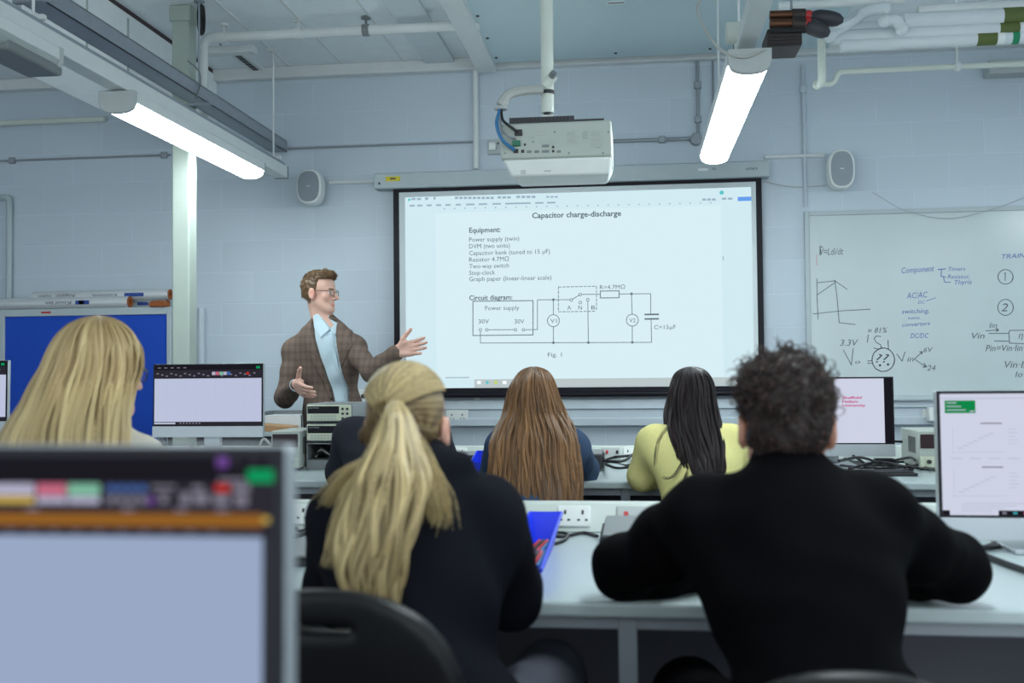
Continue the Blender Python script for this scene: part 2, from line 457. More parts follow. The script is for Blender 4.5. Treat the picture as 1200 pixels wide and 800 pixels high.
struct(MB().box(-6.6, 4.6, WY, WY + .2, 0, CZ + .1), 'wall_back', 'block')
struct(MB().box(-6.8, -6.6, -2.5, WY, 0, CZ + .1), 'wall_left', 'block')
struct(MB().box(4.6, 4.8, -2.5, WY, 0, CZ + .1), 'wall_right', 'block')
struct(MB().box(-6.8, 4.8, -3.0, WY + .2, -.1, 0), 'floor', 'floor')
struct(MB().box(-6.8, 4.8, -3.0, WY + .2, CZ, CZ + .12), 'ceiling', 'ceiling')
# ribbed lining nearer the room, seams between the ceiling boards
rb = MB()
for i in range(24):
    y = 5.3 - .16 * i
    rb.box(-2.62, -1.2, y - .045, y + .045, CZ - .014, CZ)
struct(rb, 'trim_1', 'sheet', bev=.006)
sm = MB()
for x in (-2.35, -1.98, -1.55): sm.box(x - .006, x + .006, 5.45, WY - .02, CZ - .006, CZ)
struct(sm, 'trim_2', 'white_paint')
# cornice along the end wall
struct(MB().box(-6.6, 4.6, WY - .07, WY, CZ - .08, CZ), 'trim_3', 'white_paint', bev=.006)
# white beam casing running back from the wall, beside the pale ceiling panel
pTL = W(559, 79, 6.8); pTR = W(581, 76, 6.8)
struct(MB().box(pTL.x, pTR.x, .5, 6.83, CZ - .11, CZ), 'trim_4', 'white_paint', bev=.004)
struct(MB().box(pTL.x - .36, pTL.x - .16, .5, 6.83, CZ - .03, CZ), 'trim_5', 'sheet', bev=.004)
# boxed downstand receding to the end wall on the left
dn = MB().box(-3.18, -2.9, .2, WY, 2.80, CZ - .03)
struct(dn, 'beam', mat('bright white panel', s2l(238, 242, 244), .5), bev=.004)
ds = MB()
for y, w_ in ((5.6, .012), (5.15, .01), (4.5, .06), (4.02, .05), (3.85, .012), (3.3, .1), (2.9, .012), (6.3, .01)): ds.box(-2.9, -2.893, y, y + w_, 2.80, CZ - .06)
struct(ds, 'trim_6', 'grey_plastic')
struct(MB().box(-3.16, -2.905, .2, WY, CZ - .03, CZ), 'trim_7', mat('painted shadow gap', s2l(74, 62, 66), .8))  # dark strip paints the shade between the downstand and the ceiling
# steel column with a head collar
c0 = W(201, 26, 5.6); cw = .106
colm = MB().box(c0.x, c0.x + cw, 5.6, 5.6 + cw, 0, CZ)
colm.box(c0.x - .012, c0.x + cw + .012, 5.588, 5.6 + cw + .012, 3.235, CZ)
struct(colm, 'column', 'column', bev=.01)
# ------------------------------------------------------------------ ceiling panel
t = thing('ceiling_panel', 'pale green-grey board screwed flat under the ceiling above the projector', 'ceiling panel', (.2, 5, CZ - .08))
MB().box(pTR.x, 1.25, .5, 6.72, CZ - .08, CZ - .05).build('board', 'panel', t, bev=.003)
sc = MB()
for y in (6.6, 6.2, 5.8, 5.0, 4.2):
    sc.cyl((pTR.x + .03, y, CZ - .086), (pTR.x + .03, y, CZ - .078), .01, seg=10)
for x in (-.1, .5, .9): sc.cyl((x, 6.62, CZ - .086), (x, 6.62, CZ - .078), .01, seg=10)
sc.build('screw', 'charcoal', t)
q = ZP(722, 3, CZ - .08)
t = thing('ceiling_label', 'small white printed label stuck on the ceiling panel near the top edge', 'label', q)
MB().box(q.x - .05, q.x + .05, q.y - .02, q.y + .02, q.z - .004, q.z).build('label_plate', 'white_plastic', t)
MB().box(q.x - .045, q.x + .045, q.y - .012, q.y - .002, q.z - .005, q.z - .004).build('print', 'lettering_dark', t)

# two slot grilles
for px, py, lab in ((503, 62, 'white ceiling slot vent beside the long white beam casing'), (292, 73, 'white ceiling slot vent just right of the cream column')):
    q = ZP(px, py, CZ - .004)
    t = thing('slot_vent', lab, 'vent', q, group='ceiling slot vents')
    MB().box(q.x - .05, q.x + .05, q.y - .3, q.y + .3, CZ - .02, CZ).build('frame', 'white_paint', t, bev=.003)
    g = MB()
    for i in range(9): g.box(q.x - .02, q.x + .02, q.y - .27 + .06 * i, q.y - .225 + .06 * i, CZ - .023, CZ - .019)
    g.build('grille', 'charcoal', t)

def run(name, label, cat, pts, r, m, seg=10, group=None, clips=(), smooth=False):
    t = thing(name, label, cat, pts[0], group=group)
    MB().tube(catmull(pts, 6) if smooth else pts, r, seg).build('run', m, t)
    for c, d in clips: MB().tube([V(c) - V(d) * .012, V(c) + V(d) * .012], r * 1.35, seg).build('clip', m, t)
    return t
def elbowed(pts, rad=.05, n=5):
    P = [V(p) for p in pts]; out = [P[0]]
    for a, b, c in zip(P[:-2], P[1:-1], P[2:]):
        u = (a - b); v = (c - b); r_ = min(rad, u.length * .45, v.length * .45); u.normalize(); v.normalize()
        for i in range(n + 1):
            s_ = i / n; out.append((b + u * r_) * (1 - s_) ** 2 + b * 2 * s_ * (1 - s_) + (b + v * r_) * s_ ** 2)
    out.append(P[-1]); return out

# ceiling pipe on the left, with an elbow down behind the column
pY = 5.95
a = W(236, 120, pY); b = W(238, 45, pY); c = W(562, 33, pY); c.z = b.z
a.x = b.x
t = thing('ceiling_pipe', 'thick white pipe hung under the ceiling right of the column', 'pipe', b)
MB().tube(elbowed([V((a.x, pY, 2.7)), b, c], .07), .03, 14).build('run', 'white_paint', t)
for i, px in enumerate((262, 350, 429)):
    h = W(px, 40, pY); h.z = b.z
    k = MB(); k.tube([h - V((.02, 0, 0)), h + V((.02, 0, 0))], .036, 14); k.cyl(h + V((0, 0, .03)), (h.x, pY, CZ), .008, seg=8); k.cyl((h.x, pY, CZ - .012), (h.x, pY, CZ), .03, seg=12)
    k.build('hanger', 'white_paint' if i != 2 else 'mid_grey', t)
# coil of black cable by the column head
q = W(236, 22, 5.62)
t = thing('cable_coil', 'coil of black cable hung at the head of the column', 'cable', q)
k = MB()
for i in range(7):
    k.tube([q + V((.006 * (i % 3) - .006, (.03 + .004 * i) * math.cos(2 * PI * j / 20) * .7, (.075 + .003 * i) * math.sin(2 * PI * j / 20))) for j in range(20)], .005, 6, closed=True)
k.build('loops', 'cable', t)
# flat bracket beam (small white horizontal) near the column
q0 = W(240, 55, 6.2); q1 = W(298, 57, 6.2)
t = thing('cable_trunk_stub', 'short white horizontal trunking under the ceiling just right of the column', 'trunking', q0)
MB().box(q0.x, q1.x, 6.17, 6.25, q1.z - .025, q1.z + .02).build('body', 'white_paint', t, bev=.003)
MB().cyl((q0.x + .1, 6.21, q1.z), (q0.x + .1, 6.21, CZ), .006, seg=8).build('hanger', 'galv', t)

# ------------------------------------------------------------------ cable tray and lighting trunking, left
tf = W(336, 165, 6.87); bf = W(333, 178, 6.87)
tx1 = tf.x; tx0 = tx1 - .11; tz0 = bf.z; tz1 = tf.z
t = thing('cable_tray', 'long galvanised steel cable tray hung beside the left light trunking', 'cable tray', (tx0, 3, tz0))
k = MB().box(tx0, tx1, .3, 6.87, tz0, tz0 + .004)
k.box(tx1 - .004, tx1, .3, 6.87, tz0, tz1); k.box(tx0, tx0 + .004, .3, 6.87, tz0, tz1)
k.box(tx1 - .014, tx1, .3, 6.87, tz1 - .004, tz1); k.box(tx0, tx0 + .014, .3, 6.87, tz1 - .004, tz1)
k.box(tx0, tx1, 6.866, 6.87, tz0, tz1)
k.build('channel', 'galv', t)
for y in (2.3, 3.9, 5.55):
    k = MB(); k.box(tx0 - .01, tx1 + .01, y - .015, y + .015, tz0 - .012, tz0)
    k.cyl(((tx0 + tx1) / 2, y, tz0), ((tx0 + tx1) / 2, y, CZ), .005, seg=8); k.cyl(((tx0 + tx1) / 2, y, CZ - .01), ((tx0 + tx1) / 2, y, CZ), .03, seg=12)
    k.build('hanger', 'galv', t)
k = MB(); y = 5.4
k.tube(catmull([((tx0 + tx1) / 2, y, tz0 + .2), (tx1 + .01, y, tz1 + .06), (tx1 + .015, y, tz1 - .02), (tx1 + .012, y - .05, tz0 - .03)], 6), .0045, 8)
k.build('clip', 'mid_grey', t)

def trunking(x, w, y0, y1, z0, z1, label, rods):
    t = thing('lighting_trunking', label, 'lighting trunking', (x, y0, z0))
    MB().box(x - w / 2, x + w / 2, y0, y1, z0, z1).build('body', 'white_paint', t, bev=.003)
    MB().box(x - w / 2 + .01, x + w / 2 - .01, y0, y1 - .02, z1, z1 + .02).build('top_channel', 'galv', t)
    MB().box(x - w / 2 - .004, x + w / 2 + .004, y1, y1 + .012, z0 - .004, z1 + .004).build('end_cap', 'mid_grey', t, bev=.003)
    for y in rods:
        k = MB(); k.cyl((x, y, z1), (x, y, CZ - .02), .006, seg=8); k.box(x - .03, x + .03, y - .02, y + .02, CZ - .02, CZ)
        k.box(x - w / 2 - .006, x + w / 2 + .006, y - .012, y + .012, z1 + .0205, z1 + .04)
        k.build('hanger', 'white_paint', t)
    return t
LZ = 2.4
def luminaire(x, w, y0, y1, z0, lit, label):
    t = thing('ceiling_strip_light', label, 'light', (x, (y0 + y1) / 2, z0), group=None)
    h = .095
    MB().box(x - w / 2, x + w / 2, y0 + .03, y1 - .03, z0 + .045, z0 + h).build('body', 'white_paint', t, bev=.004)
    n = 14; prof = []
    for i in range(n + 1):
        u = -1 + 2 * i / n; prof.append((x + u * w * .47, z0 + .045 - .045 * math.sqrt(max(0, 1 - abs(u) ** 2.6))))
    P = [(p[0], y0 + .03, p[1]) for p in prof]
    MB().prism(P, (0, y1 - y0 - .06, 0)).build('diffuser', 'lens_on' if lit else 'lens_off', t, smooth=50)
    for ya, yb in ((y0, y0 + .03), (y1 - .03, y1)):
        P = [(p[0] + (p[0] - x) * .05, ya, p[1] - .003) for p in prof] + [(x + w / 2, ya, z0 + h + .003), (x - w / 2, ya, z0 + h + .003)]
        MB().prism(P, (0, yb - ya, 0)).build('end_cap', 'grey_plastic', t, bev=.003)
    return t
xl = -2.33
lt = W(334, 208, 6.45)
tz = LZ + .105
t = trunking(xl, .085, .6, 6.6, tz, tz + .075, 'long white lighting trunking running to the wall on the left', (2.2, 3.75, 6.45))
luminaire(xl, .175, 4.4, 6.08, LZ, True, 'glowing strip light hung on the left side of the room')
t = luminaire(xl - .0, .2, 1.9, 3.8, LZ, False, 'unlit strip light nearest the camera on the left trunking')
MB().sphere((xl + .03, 3.68, LZ + .004), .008, 10, 6).build('indicator', mat('amber indicator', s2l(200, 190, 60), .4, emit=s2l(220, 210, 60), estr=.4), t)
MB().box(xl - .06, xl + .09, 3.45, 3.81, LZ - .01, LZ + .03).build('emergency_unit', 'mid_grey', t, bev=.012)
for y in (4.43, 5.95):
    pass
# right hand run
xr = .475
trunking(xr, .075, .6, 4.45, tz + .03, tz + .10, 'white lighting trunking above the right strip light', (2.0, 4.0))
t = luminaire(xr, .175, 4.2, 6.09, LZ, True, 'glowing strip light hung right of the projector')
MB().tube(catmull([(xr - .12, 4.3, LZ + .42), (xr - .2, 4.28, LZ + .30), (xr - .13, 4.22, LZ + .12), (xr - .03, 4.19, LZ + .06), (xr + .06, 4.19, LZ + .09)], 6), .006, 8).build('flex', 'cable_grey', t)
for y in (4.6, 5.7):
    MB().cyl((xr, y, LZ + .095), (xr, y, CZ - .082), .006, seg=8).build('suspension_rod', 'white_paint', t)
q = W(868, 38, 4.35)
t = thing('junction_box', 'round white junction box fixed to the side of the right lighting trunking', 'junction box', q)
MB().cyl((q.x - .06, 4.35, q.z), (q.x + .01, 4.35, q.z), .045, seg=20).build('box', 'cream_paint', t, bev=.004)
k = MB().cyl((q.x + .01, 4.35, q.z - .018), (xr - .036, 4.35, q.z - .018), .012, seg=12); k.cyl((q.x + .01, 4.35, q.z + .02), (xr - .036, 4.35, q.z + .02), .012, seg=12)
k.build('gland', 'galv', t)
t['label'] = 'round white junction box fixed beside the right lighting trunking'

# unseen lamps added in line with the visible rows to brighten the room
trunking(3.3, .075, .6, 6.3, tz + .03, tz + .10, 'white lighting trunking for the added lamps along the right side of the room, outside the picture', (2.0, 4.0, 5.9))
for (lx, ly0, ly1, lab) in ((xr, 1.25, 3.1, 'added unseen strip light above the seats, before the one hung right of the projector'), (3.3, 4.2, 6.09, 'added strip light far on the right, outside the picture, nearer the end wall'), (3.3, 1.25, 3.1, 'added strip light far on the right, outside the picture, nearer the camera')):
    luminaire(lx, .175, ly0, ly1, LZ, True, lab)
for y in (1.6, 2.7):
    pass

# ------------------------------------------------------------------ services at the top right
def rpipe(name, label, y, px0, py0, px1, r, m, bands=(), extra=None):
    a = W(px0, py0, y); b = W(px1, py0, y); b.z = a.z
    t = thing(name, label, 'pipe', a, group=None)
    MB().tube([a, b], r, 16).build('run', m, t)
    for bx0, bx1, bm in bands:
        p = W(bx0, py0, y); q = W(bx1, py0, y)
        MB().tube([(p.x, y, a.z), (q.x, y, a.z)], r * 1.03, 16).build('band', bm, t)
    return t, a, b
EX = 1290
rpipe('ceiling_pipe', 'topmost thick white lagged pipe with an olive band at the top right', 5.3, 1058, 26, EX, .045, 'lagging', [(1174, 1198, 'green_tape')])
rpipe('ceiling_pipe', 'second white lagged pipe from the top, thinner, with a short olive band', 5.55, 990, 33, EX, .03, 'lagging', [(1170, 1190, 'green_tape')])
rpipe('ceiling_pipe', 'third white lagged pipe from the top with an olive band near the frame edge', 5.3, 975, 44, EX, .036, 'lagging', [(1170, 1193, 'green_tape')])
rpipe('ceiling_pipe', 'lowest white lagged pipe with olive and green bands at the top right', 5.3, 985, 53, EX, .033, 'lagging', [(1144, 1167, 'green_tape'), (1168, 1176, 'white_plastic'), (1185, 1193, 'green')])
rpipe('ceiling_duct_pipe', 'bare white pipe running above the lagged pipes at the top right', 5.7, 1075, 13, EX, .03, 'white_paint')
rpipe('ceiling_pipe', 'long bright white pipe along the very top right, above the copper pipes', 5.6, 912, 7, 1060, .022, 'white_paint')
# copper pipes with grey and red fittings
for (py, lab, bul) in ((18, 'upper tarnished copper pipe with a black bulb end at the top right', (958, 988)), (28, 'lower tarnished copper pipe with a black bulb end at the top right', (948, 972))):
    y = 4.75 if py == 18 else 4.7
    a = W(902, py, y); b = W(944, py - 1, y); t = thing('copper_pipe', lab, 'pipe', a)
    MB().tube([a, b], .021, 14).build('run', 'copper', t)
    MB().tube([a + V((.0, 0, -.03)), b + V((0, 0, -.03))], .016, 10).build('sleeve', 'black_soft', t)
    f0 = W(928, py, y); f1 = W(943, py, y); MB().tube([f0, f1], .03, 14).build('coupling', 'dark_metal', t)
    r0 = W(944, py, y); r1 = W(950, py + 1, y); MB().tube([r0, r1], .025, 14).build('ring', 'red', t)
    e0 = W(950, py + 1, y); e1 = W(bul[0], py + 2, y); e2 = W(bul[1], py + (6 if py == 18 else 12), y)
    MB().tube(catmull([e0, e1, e2], 6), [.022, .022, .023, .025, .027, .03, .033, .035, .036, .036, .034, .028, .012], 14).build('bulb', 'charcoal', t)
a = W(896, 51, 4.8); b = W(936, 51, 4.8)
t = thing('actuator_box', 'dark brown ribbed box hung below the copper pipes beside the right light', 'valve box', a)
MB().box(a.x, b.x, 4.7, 4.9, a.z - .045, a.z + .035).build('case', 'dark_metal', t, bev=.006)
k = MB()
for i in range(5): k.box(a.x + .01, b.x - .01, 4.695, 4.7, a.z - .035 + .015 * i, a.z - .029 + .015 * i)
k.build('rib', 'black', t)
MB().cyl((b.x - .03, 4.8, a.z + .03), (b.x - .03, 4.8, CZ - .08), .006, seg=8).build('hanger', 'galv', t)
# white bent branch pipes that cross the bundle
def bent(label, pts, r, m='lagging', nm='ceiling_branch_pipe'):
    t = thing(nm, label, 'pipe', pts[0]); MB().tube(elbowed(pts, .06), r, 12).build('run', m, t)
    for p in (pts[0], pts[-1]): MB().sphere(p, r * 1.25, 12, 8).build('fitting', m, t)
    return t
bent('slim white pipe curving from the copper pipes up to the right bundle', [W(945, 24, 4.85), W(985, 31, 4.9), W(1003, 22, 5.0), W(1008, 14, 5.1)], .014)
bent('white sloping branch pipe above the lower lagged pipe', [W(972, 41, 5.1), W(1016, 12, 5.2), W(1036, 10, 5.25)], .03)
bent('white branch pipe dropping to the wall conduit beside the right light', [W(963, 35, 5.6), W(963, 98, 5.6), W(958, 99, 5.7)], .022, 'cream_paint')
bent('white valve branch between the copper pipes and the lagged bundle', [W(1037, 24, 5.15), W(1050, 22, 5.15), W(1057, 34, 5.2)], .026)
# conduit rail hung below the bundle
y = 6.0
a = W(957, 99, y); b = W(978, 100, y); c = W(982, 84, y); d = W(1290, 84, y); d.z = c.z; b.z = a.z
t = thing('hung_conduit', 'cream conduit hung on a rod below the lagged pipes at the right', 'conduit', a)
MB().tube(elbowed([a, b, V((c.x, y, c.z)), d], .05), .016, 12).build('run', 'cream_paint', t)
h = W(1122, 80, y)
k = MB().cyl((h.x, y, c.z), (h.x, y, CZ), .007, seg=8); k.sphere((h.x, y, c.z), .028, 12, 8); k.build('hanger', 'white_paint', t)
q = W(1188, 65, 6.5)
t = thing('wall_box', 'pale grey box on the end wall under the right pipe bundle', 'junction box', q)
MB().box(q.x - .05, q.x + .3, WY - .12, WY, q.z - .03, q.z + .06).build('body', 'grey_plastic', t, bev=.006)
t['label'] = 'pale grey box on the end wall at the far top right'

# ------------------------------------------------------------------ wall conduits
def wcond(label, pts, r=.012, m='conduit', off=.02, nm='wall_conduit', clips=()):
    P = [W(p[0], p[1], WY - off) for p in pts]
    for i in range(len(P) - 1):
        if abs(P[i].x - P[i + 1].x) < abs(P[i].z - P[i + 1].z): P[i + 1].x = P[i].x
        else: P[i + 1].z = P[i].z
    t = thing(nm, label, 'conduit', P[0])
    MB().tube(elbowed(P, .04) if len(P) > 2 else P, r, 10).build('run', m, t)
    for c in clips:
        q = W(c[0], c[1], WY - off); j = min(range(len(P) - 1), key=lambda i: ((P[i] + P[i + 1]) / 2 - q).length); 
        if abs(P[j].x - P[j + 1].x) < .01: q.x = P[j].x
        else: q.z = P[j].z
        MB().box(q.x - .022, q.x + .022, WY - off - r - .004, WY, q.z - .022, q.z + .022).build('saddle', m, t, bev=.004)
    return t
wcond('pale pipe along the end wall at the far left, below the ceiling', [(-40, 146), (124, 137)], .02, 'cream_paint', .03)
wcond('thin grey conduit along the left end wall behind the column', [(-40, 190), (200, 181)], .008, 'conduit', .014, clips=[(14, 187), (192, 181)])
wcond('thin grey conduit on the end wall between the cable tray and the screen', [(338, 174), (560, 165)], .008, 'conduit', .014)
wcond('pale vertical pipe with an elbow on the end wall at the far left', [(-30, 232), (11, 229), (11, 362)], .022, 'frame_grey', .028)
wcond('grey conduit dropping from the ceiling to a box right of the projector', [(817, 68), (817, 162), (690, 166)], .012, 'conduit', .018, clips=[(817, 100), (817, 140), (776, 163)])
q = W(816, 163, WY - .03)
t = thing('wall_junction_box', 'small round grey conduit box right of the projector', 'junction box', q); MB().cyl((q.x, WY - .045, q.z), (q.x, WY, q.z), .04, seg=18).build('body', 'conduit', t, bev=.004)
t['label'] = 'small round grey conduit box on the wall right of the projector'
wcond('thin grey conduit beside the drop to the round box', [(835, 68), (835, 158)], .007, 'conduit', .012)
wcond('white mini trunking dropping from the ceiling behind the projector screen', [(557, 80), (557, 198)], .02, 'white_paint', .02)
wcond('tall thin white conduit between the screen and the whiteboard', [(941, 76), (940, 242)], .012, 'dado', .014, clips=[(941, 105)])
wcond('white mini trunking from the screen case to the right speaker', [(896, 184), (966, 182)], .013, 'white_paint', .014)
wcond('white mini trunking from the screen case towards the left speaker', [(386, 214), (440, 211)], .012, 'white_paint', .014)
wcond('white vertical trunking on the end wall just right of the column', [(236, 361), (236, 540)], .025, 'dado', .03)

# thin sagging wires
def wire(label, pts, r=.003, m='cable_grey'):
    t = thing('thin_wire', label, 'wire', pts[0]); MB().tube(catmull(pts, 8), r, 6).build('strand', m, t); return t
wire('thin wire sagging across the top edge of the whiteboard', [W(1022, 225, WY - .035), W(1060, 246, WY - .045), W(1110, 256, WY - .045), W(1160, 246, WY - .045), W(1215, 226, WY - .035)], .0016, 'conduit')
wire('thin wire looping from the screen case to the right speaker', [W(894, 212, WY - .02), W(930, 219, WY - .01), W(968, 217, WY - .02)], .003)

# ------------------------------------------------------------------ speakers
def speaker(px, py, label, w=.155, h=.21, turn=0.0):
    q = W(px, py, WY)
    t = thing('wall_speaker', label, 'speaker', (q.x, WY, q.z), turn)
    def outline(sx, sz, n=40, e=2.6):
        P = []
        for i in range(n):
            a = 2 * PI * i / n; c, s_ = math.cos(a), math.sin(a)
            P.append((sx * math.copysign(abs(c) ** (2 / e), c), sz * math.copysign(abs(s_) ** (2 / e), s_)))
        return P
    k = MB(); k.prism([(x, -.16, z) for x, z in outline(w / 2, h / 2)], (0, .11, 0)); k.build('cabinet', 'white_plastic', t, local=True, bev=.012, seg=3)
    k = MB(); k.prism([(x, -.166, z) for x, z in outline(w / 2 - .014, h / 2 - .014)], (0, .007, 0)); k.build('grille', 'speaker_mesh', t, local=True, bev=.003)
    k = MB(); k.box(-.03, .03, -.06, 0, -.03, .03); k.box(-.045, .045, -.012, 0, -.06, .06); k.build('bracket', 'white_plastic', t, local=True)
    k = MB(); k.cbox((0, -.168, 0), (.022, .003, .005)); k.build('badge', 'white_plastic', t, local=True)
    return t
speaker(370, 223, 'white oval wall speaker left of the projection screen', .175, .235, 0.0)
speaker(981, 203, 'white oval wall speaker right of the screen, above the whiteboard', .165, .25, 0.0)

# ------------------------------------------------------------------ projector
PY = 4.2
pa = W(588, 145, PY); pb = W(717, 203, PY)
x0, x1 = pa.x, pb.x; zb = pb.z; zt = pa.z
t = thing('projector', 'white ceiling-hung projector showing its socket panel', 'projector', ((x0 + x1) / 2, PY, zb))
zm = zb + .072
k = MB(); k.prism([(x0 - .005, PY, zm), (x1, PY, zm), (x1, PY, zt), (x0 - .005, PY, zt)], (0, .36, 0)); k.build('case', 'psu', t, bev=.008)
k = MB(); k.add([(x0, PY, zm), (x1, PY, zm), (x1, PY + .36, zm), (x0, PY + .36, zm), (x0 + .035, PY + .02, zb), (x1 - .01, PY + .02, zb), (x1 - .03, PY + .36, zb + .02), (x0 + .04, PY + .36, zb + .02)],
           [[0, 4, 5, 1], [1, 5, 6, 2], [2, 6, 7, 3], [3, 7, 4, 0], [4, 7, 6, 5], [0, 1, 2, 3]])
k.build('lid', 'white_plastic', t, bev=.012, seg=3)
k = MB().box(x0 + .03, x0 + .30, PY + .012, PY + .34, zt, zt + .026); k.box(x0 + .30, x1 - .03, PY + .012, PY + .3, zt, zt + .010); k.build('vent_grille', 'charcoal', t)
k = MB()
for i in range(16): k.box(x0 + .045 + .015 * i, x0 + .053 + .015 * i, PY + .010, PY + .012, zt + .003, zt + .022)
k.build('grille_bar', 'black', t)
def px2(u, v): q = W(560 + u / 6, 80 + v / 6, PY - .002); return q
def port(nm, u0, v0, u1, v1, m, d=.004):
    a = px2(u0, v1); b = px2(u1, v0); MB().box(a.x, b.x, PY - d, PY + .002, a.z, b.z).build(nm, m, t, bev=.001)
port('power_inlet', 260, 432, 312, 476, 'black', .012)
port('green_connector', 246, 512, 300, 550, 'teal_label', .02)
port('network_port', 250, 566, 284, 596, 'dark_metal')
for u in (345, 398): port('video_port', u, 576, u + 32, 594, 'mid_grey')
for v in (536, 574): port('display_port', 450, v, 500, v + 18, 'mid_grey')
for v in (545, 574): port('audio_port', 522, v, 537, v + 16, 'black')
port('audio_port', 304, 572, 326, 594, 'black'); port('audio_port', 324, 528, 338, 544, 'black'); port('usb_port', 556, 576, 584, 592, 'mid_grey')
k = MB()
for (u0, u1, v0, n) in ((400, 520, 440, 4), (350, 410, 488, 1), (428, 590, 500, 4), (625, 715, 448, 9), (735, 780, 450, 5), (795, 895, 448, 11), (836, 890, 560, 1)):
    for i in range(n):
        a = px2(u0, v0 + 11 * i); b = px2(u0 + (u1 - u0) * (.6 + .4 * random.random()), v0 + 11 * i - 4)
        k.rect(a.x, b.x, a.z, b.z, PY - .0012)
k.build('printed_text', 'mid_grey', t)
k = MB()
for u, v in ((192, 596), (640, 596), (880, 596), (540, 448), (918, 448), (388, 516)):
    a = px2(u, v); k.cyl((a.x, PY - .003, a.z), (a.x, PY, a.z), .004, seg=10)
k.build('screw', 'mid_grey', t)
k = MB()
for (u0, u1, v0) in ((298, 335, 714), (298, 335, 730), (462, 512, 714)):
    a = px2(u0, v0 + 6); b = px2(u1, v0)
    k.rect(a.x, b.x, a.z, b.z, PY + .011)
k.build('underside_print', 'mid_grey', t)
# mount pole
pt = W(637, 0, PY); 
t = thing('projector_pole', 'white ceiling pole that carries the projector', 'mounting pole', (pt.x, PY + .15, CZ - .08))
MX = pt.x; MYp = PY + .15
MB().cyl((MX, MYp, zt + .075), (MX, MYp, CZ - .08), .027, seg=24).build('tube', 'cream_paint', t)
MB().cyl((MX, MYp, CZ - .1), (MX, MYp, CZ - .08), .08, seg=24).build('ceiling_flange', 'cream_paint', t, bev=.003)
k = MB().cyl((MX, MYp, zt + .05), (MX, MYp, zt + .08), .018, seg=16); k.build('swivel', 'charcoal', t)
k = MB().box(MX - .09, MX + .09, MYp - .09, MYp + .09, zt + .016, zt + .03); k.box(MX - .025, MX + .025, MYp - .025, MYp + .025, zt + .03, zt + .062)
for sx in (-.075, .075): k.cyl((MX + sx, MYp - .07, zt + .03), (MX + sx, MYp - .07, zt + .04), .012, seg=10)
k.build('plate', 'cream_paint', t, bev=.003)
q = W(645, 89, PY + .1)
k = MB().tube([V((MX - .01, MYp - .02, q.z - .035)), V((MX + .03, MYp - .03, q.z + .01))], .022, 14); k.build('cable_entry', 'cream_paint', t)
MB().cyl((MX + .02, MYp - .045, q.z - .002), (MX + .034, MYp - .06, q.z + .012), .014, seg=12).build('entry_cap', 'mid_grey', t)
q = W(640, 105, PY + .1); MB().tube([V((MX, MYp, q.z - .008)), V((MX, MYp, q.z + .008))], .030, 20).build('strap', 'charcoal', t)
# sleeved cables
def cabl(nm, label, pts, r, m, cat='cable', n=8):
    t = thing(nm, label, cat, pts[0]); MB().tube(catmull(pts, n), r, 8).build('sheath', m, t); return t
t = cabl('cable_sleeve', 'grey braided sleeve carrying cables from pole to projector', [W(636, 105, PY + .1), W(615, 106, PY + .08), W(596, 111, PY + .05), W(587, 124, PY + .04)], .021, 'cable_grey')
MB().tube([W(587, 127, PY + .04) + V((.022 * math.cos(a), 0.022 * math.sin(a), 0)) for a in [2 * PI * i / 14 for i in range(14)]], .008, 8, closed=True).build('grommet', 'grey_plastic', t)
cabl('projector_cable', 'blue cable looping from the grey sleeve into the projector', [W(586, 128, PY + .03), W(582, 145, PY - .01), W(588, 163, PY - .04), W(603, 176, PY - .005)], .0075, 'cable_blue')
cabl('projector_cable', 'thin grey-blue cable into the green projector connector', [W(586, 128, PY + .03), W(587, 150, PY - .02), W(594, 158, PY - .04), W(604, 163, PY - .01)], .005, 'conduit')
cabl('projector_cable', 'black cable from the grey sleeve to the projector power inlet', [W(587, 128, PY + .03), W(589, 140, PY + .0), W(595, 146, PY - .03), W(607, 155, PY - .01)], .006, 'cable')

# wall socket with plug behind the projector
def wall_socket(px, py, w, h, label, plug=False, holes=True, Y=WY, nm='wall_socket', m='white_plastic'):
    q = W(px, py, Y); t = thing(nm, label, 'socket', (q.x, Y, q.z))
    MB().box(q.x - w / 2, q.x + w / 2, Y - .03, Y, q.z - h / 2, q.z + h / 2).build('plate', m, t, bev=.005)
    k = MB(); n = max(1, round(w / .09))
    for i in range(n):
        cx = q.x - w / 2 + w * (i + .5) / n
        k.cbox((cx, Y - .031, q.z + .012), (.006, .004, .014))
        for s_ in (-.012, .012): k.cbox((cx + s_, Y - .031, q.z - .01), (.010, .004, .006))
        k.cbox((cx + .026, Y - .031, q.z + .022), (.010, .004, .014))
    k.build('slot', 'charcoal', t)
    if plug: MB().box(q.x - .035, q.x + .012, Y - .07, Y - .028, q.z - .03, q.z + .025).build('plug', 'white_plastic', t, bev=.008)
    return t
wall_socket(580, 173, .09, .1, 'wall socket with a white plug just left of the projector', plug=True, m='grey_plastic')
# ================================================================== PROJECTION SCREEN
SY = 6.80           # front of the fabric
def S(px, py): return W(px, py, SY)
TL, TR, BL, BR = S(459.7, 220.6), S(892.5, 207.5), S(462.3, 464.8), S(897, 463)
sx0, sx1 = (TL.x + BL.x) / 2, (TR.x + BR.x) / 2; sz1 = (TL.z + TR.z) / 2; sz0 = (BL.z + BR.z) / 2
ca = W(438, 203, SY - .03); cb_ = W(902, 190, SY - .03); cc = W(438, 222, SY - .03)
t = thing('projection_screen', 'large pull-down projection screen showing a circuit exercise', 'projection screen', ((sx0 + sx1) / 2, WY, sz0))
MB().box(ca.x, cb_.x, SY - .03, WY - .02, sz1 - .004, ca.z).build('case', 'frame_grey', t, bev=.008)
MB().box(sx0, sx1, SY + .012, SY + .02, sz0, sz1).build('border', 'bezel', t)
ia = S(467.5, 226); ib = S(886, 208); ic = S(469, 455)
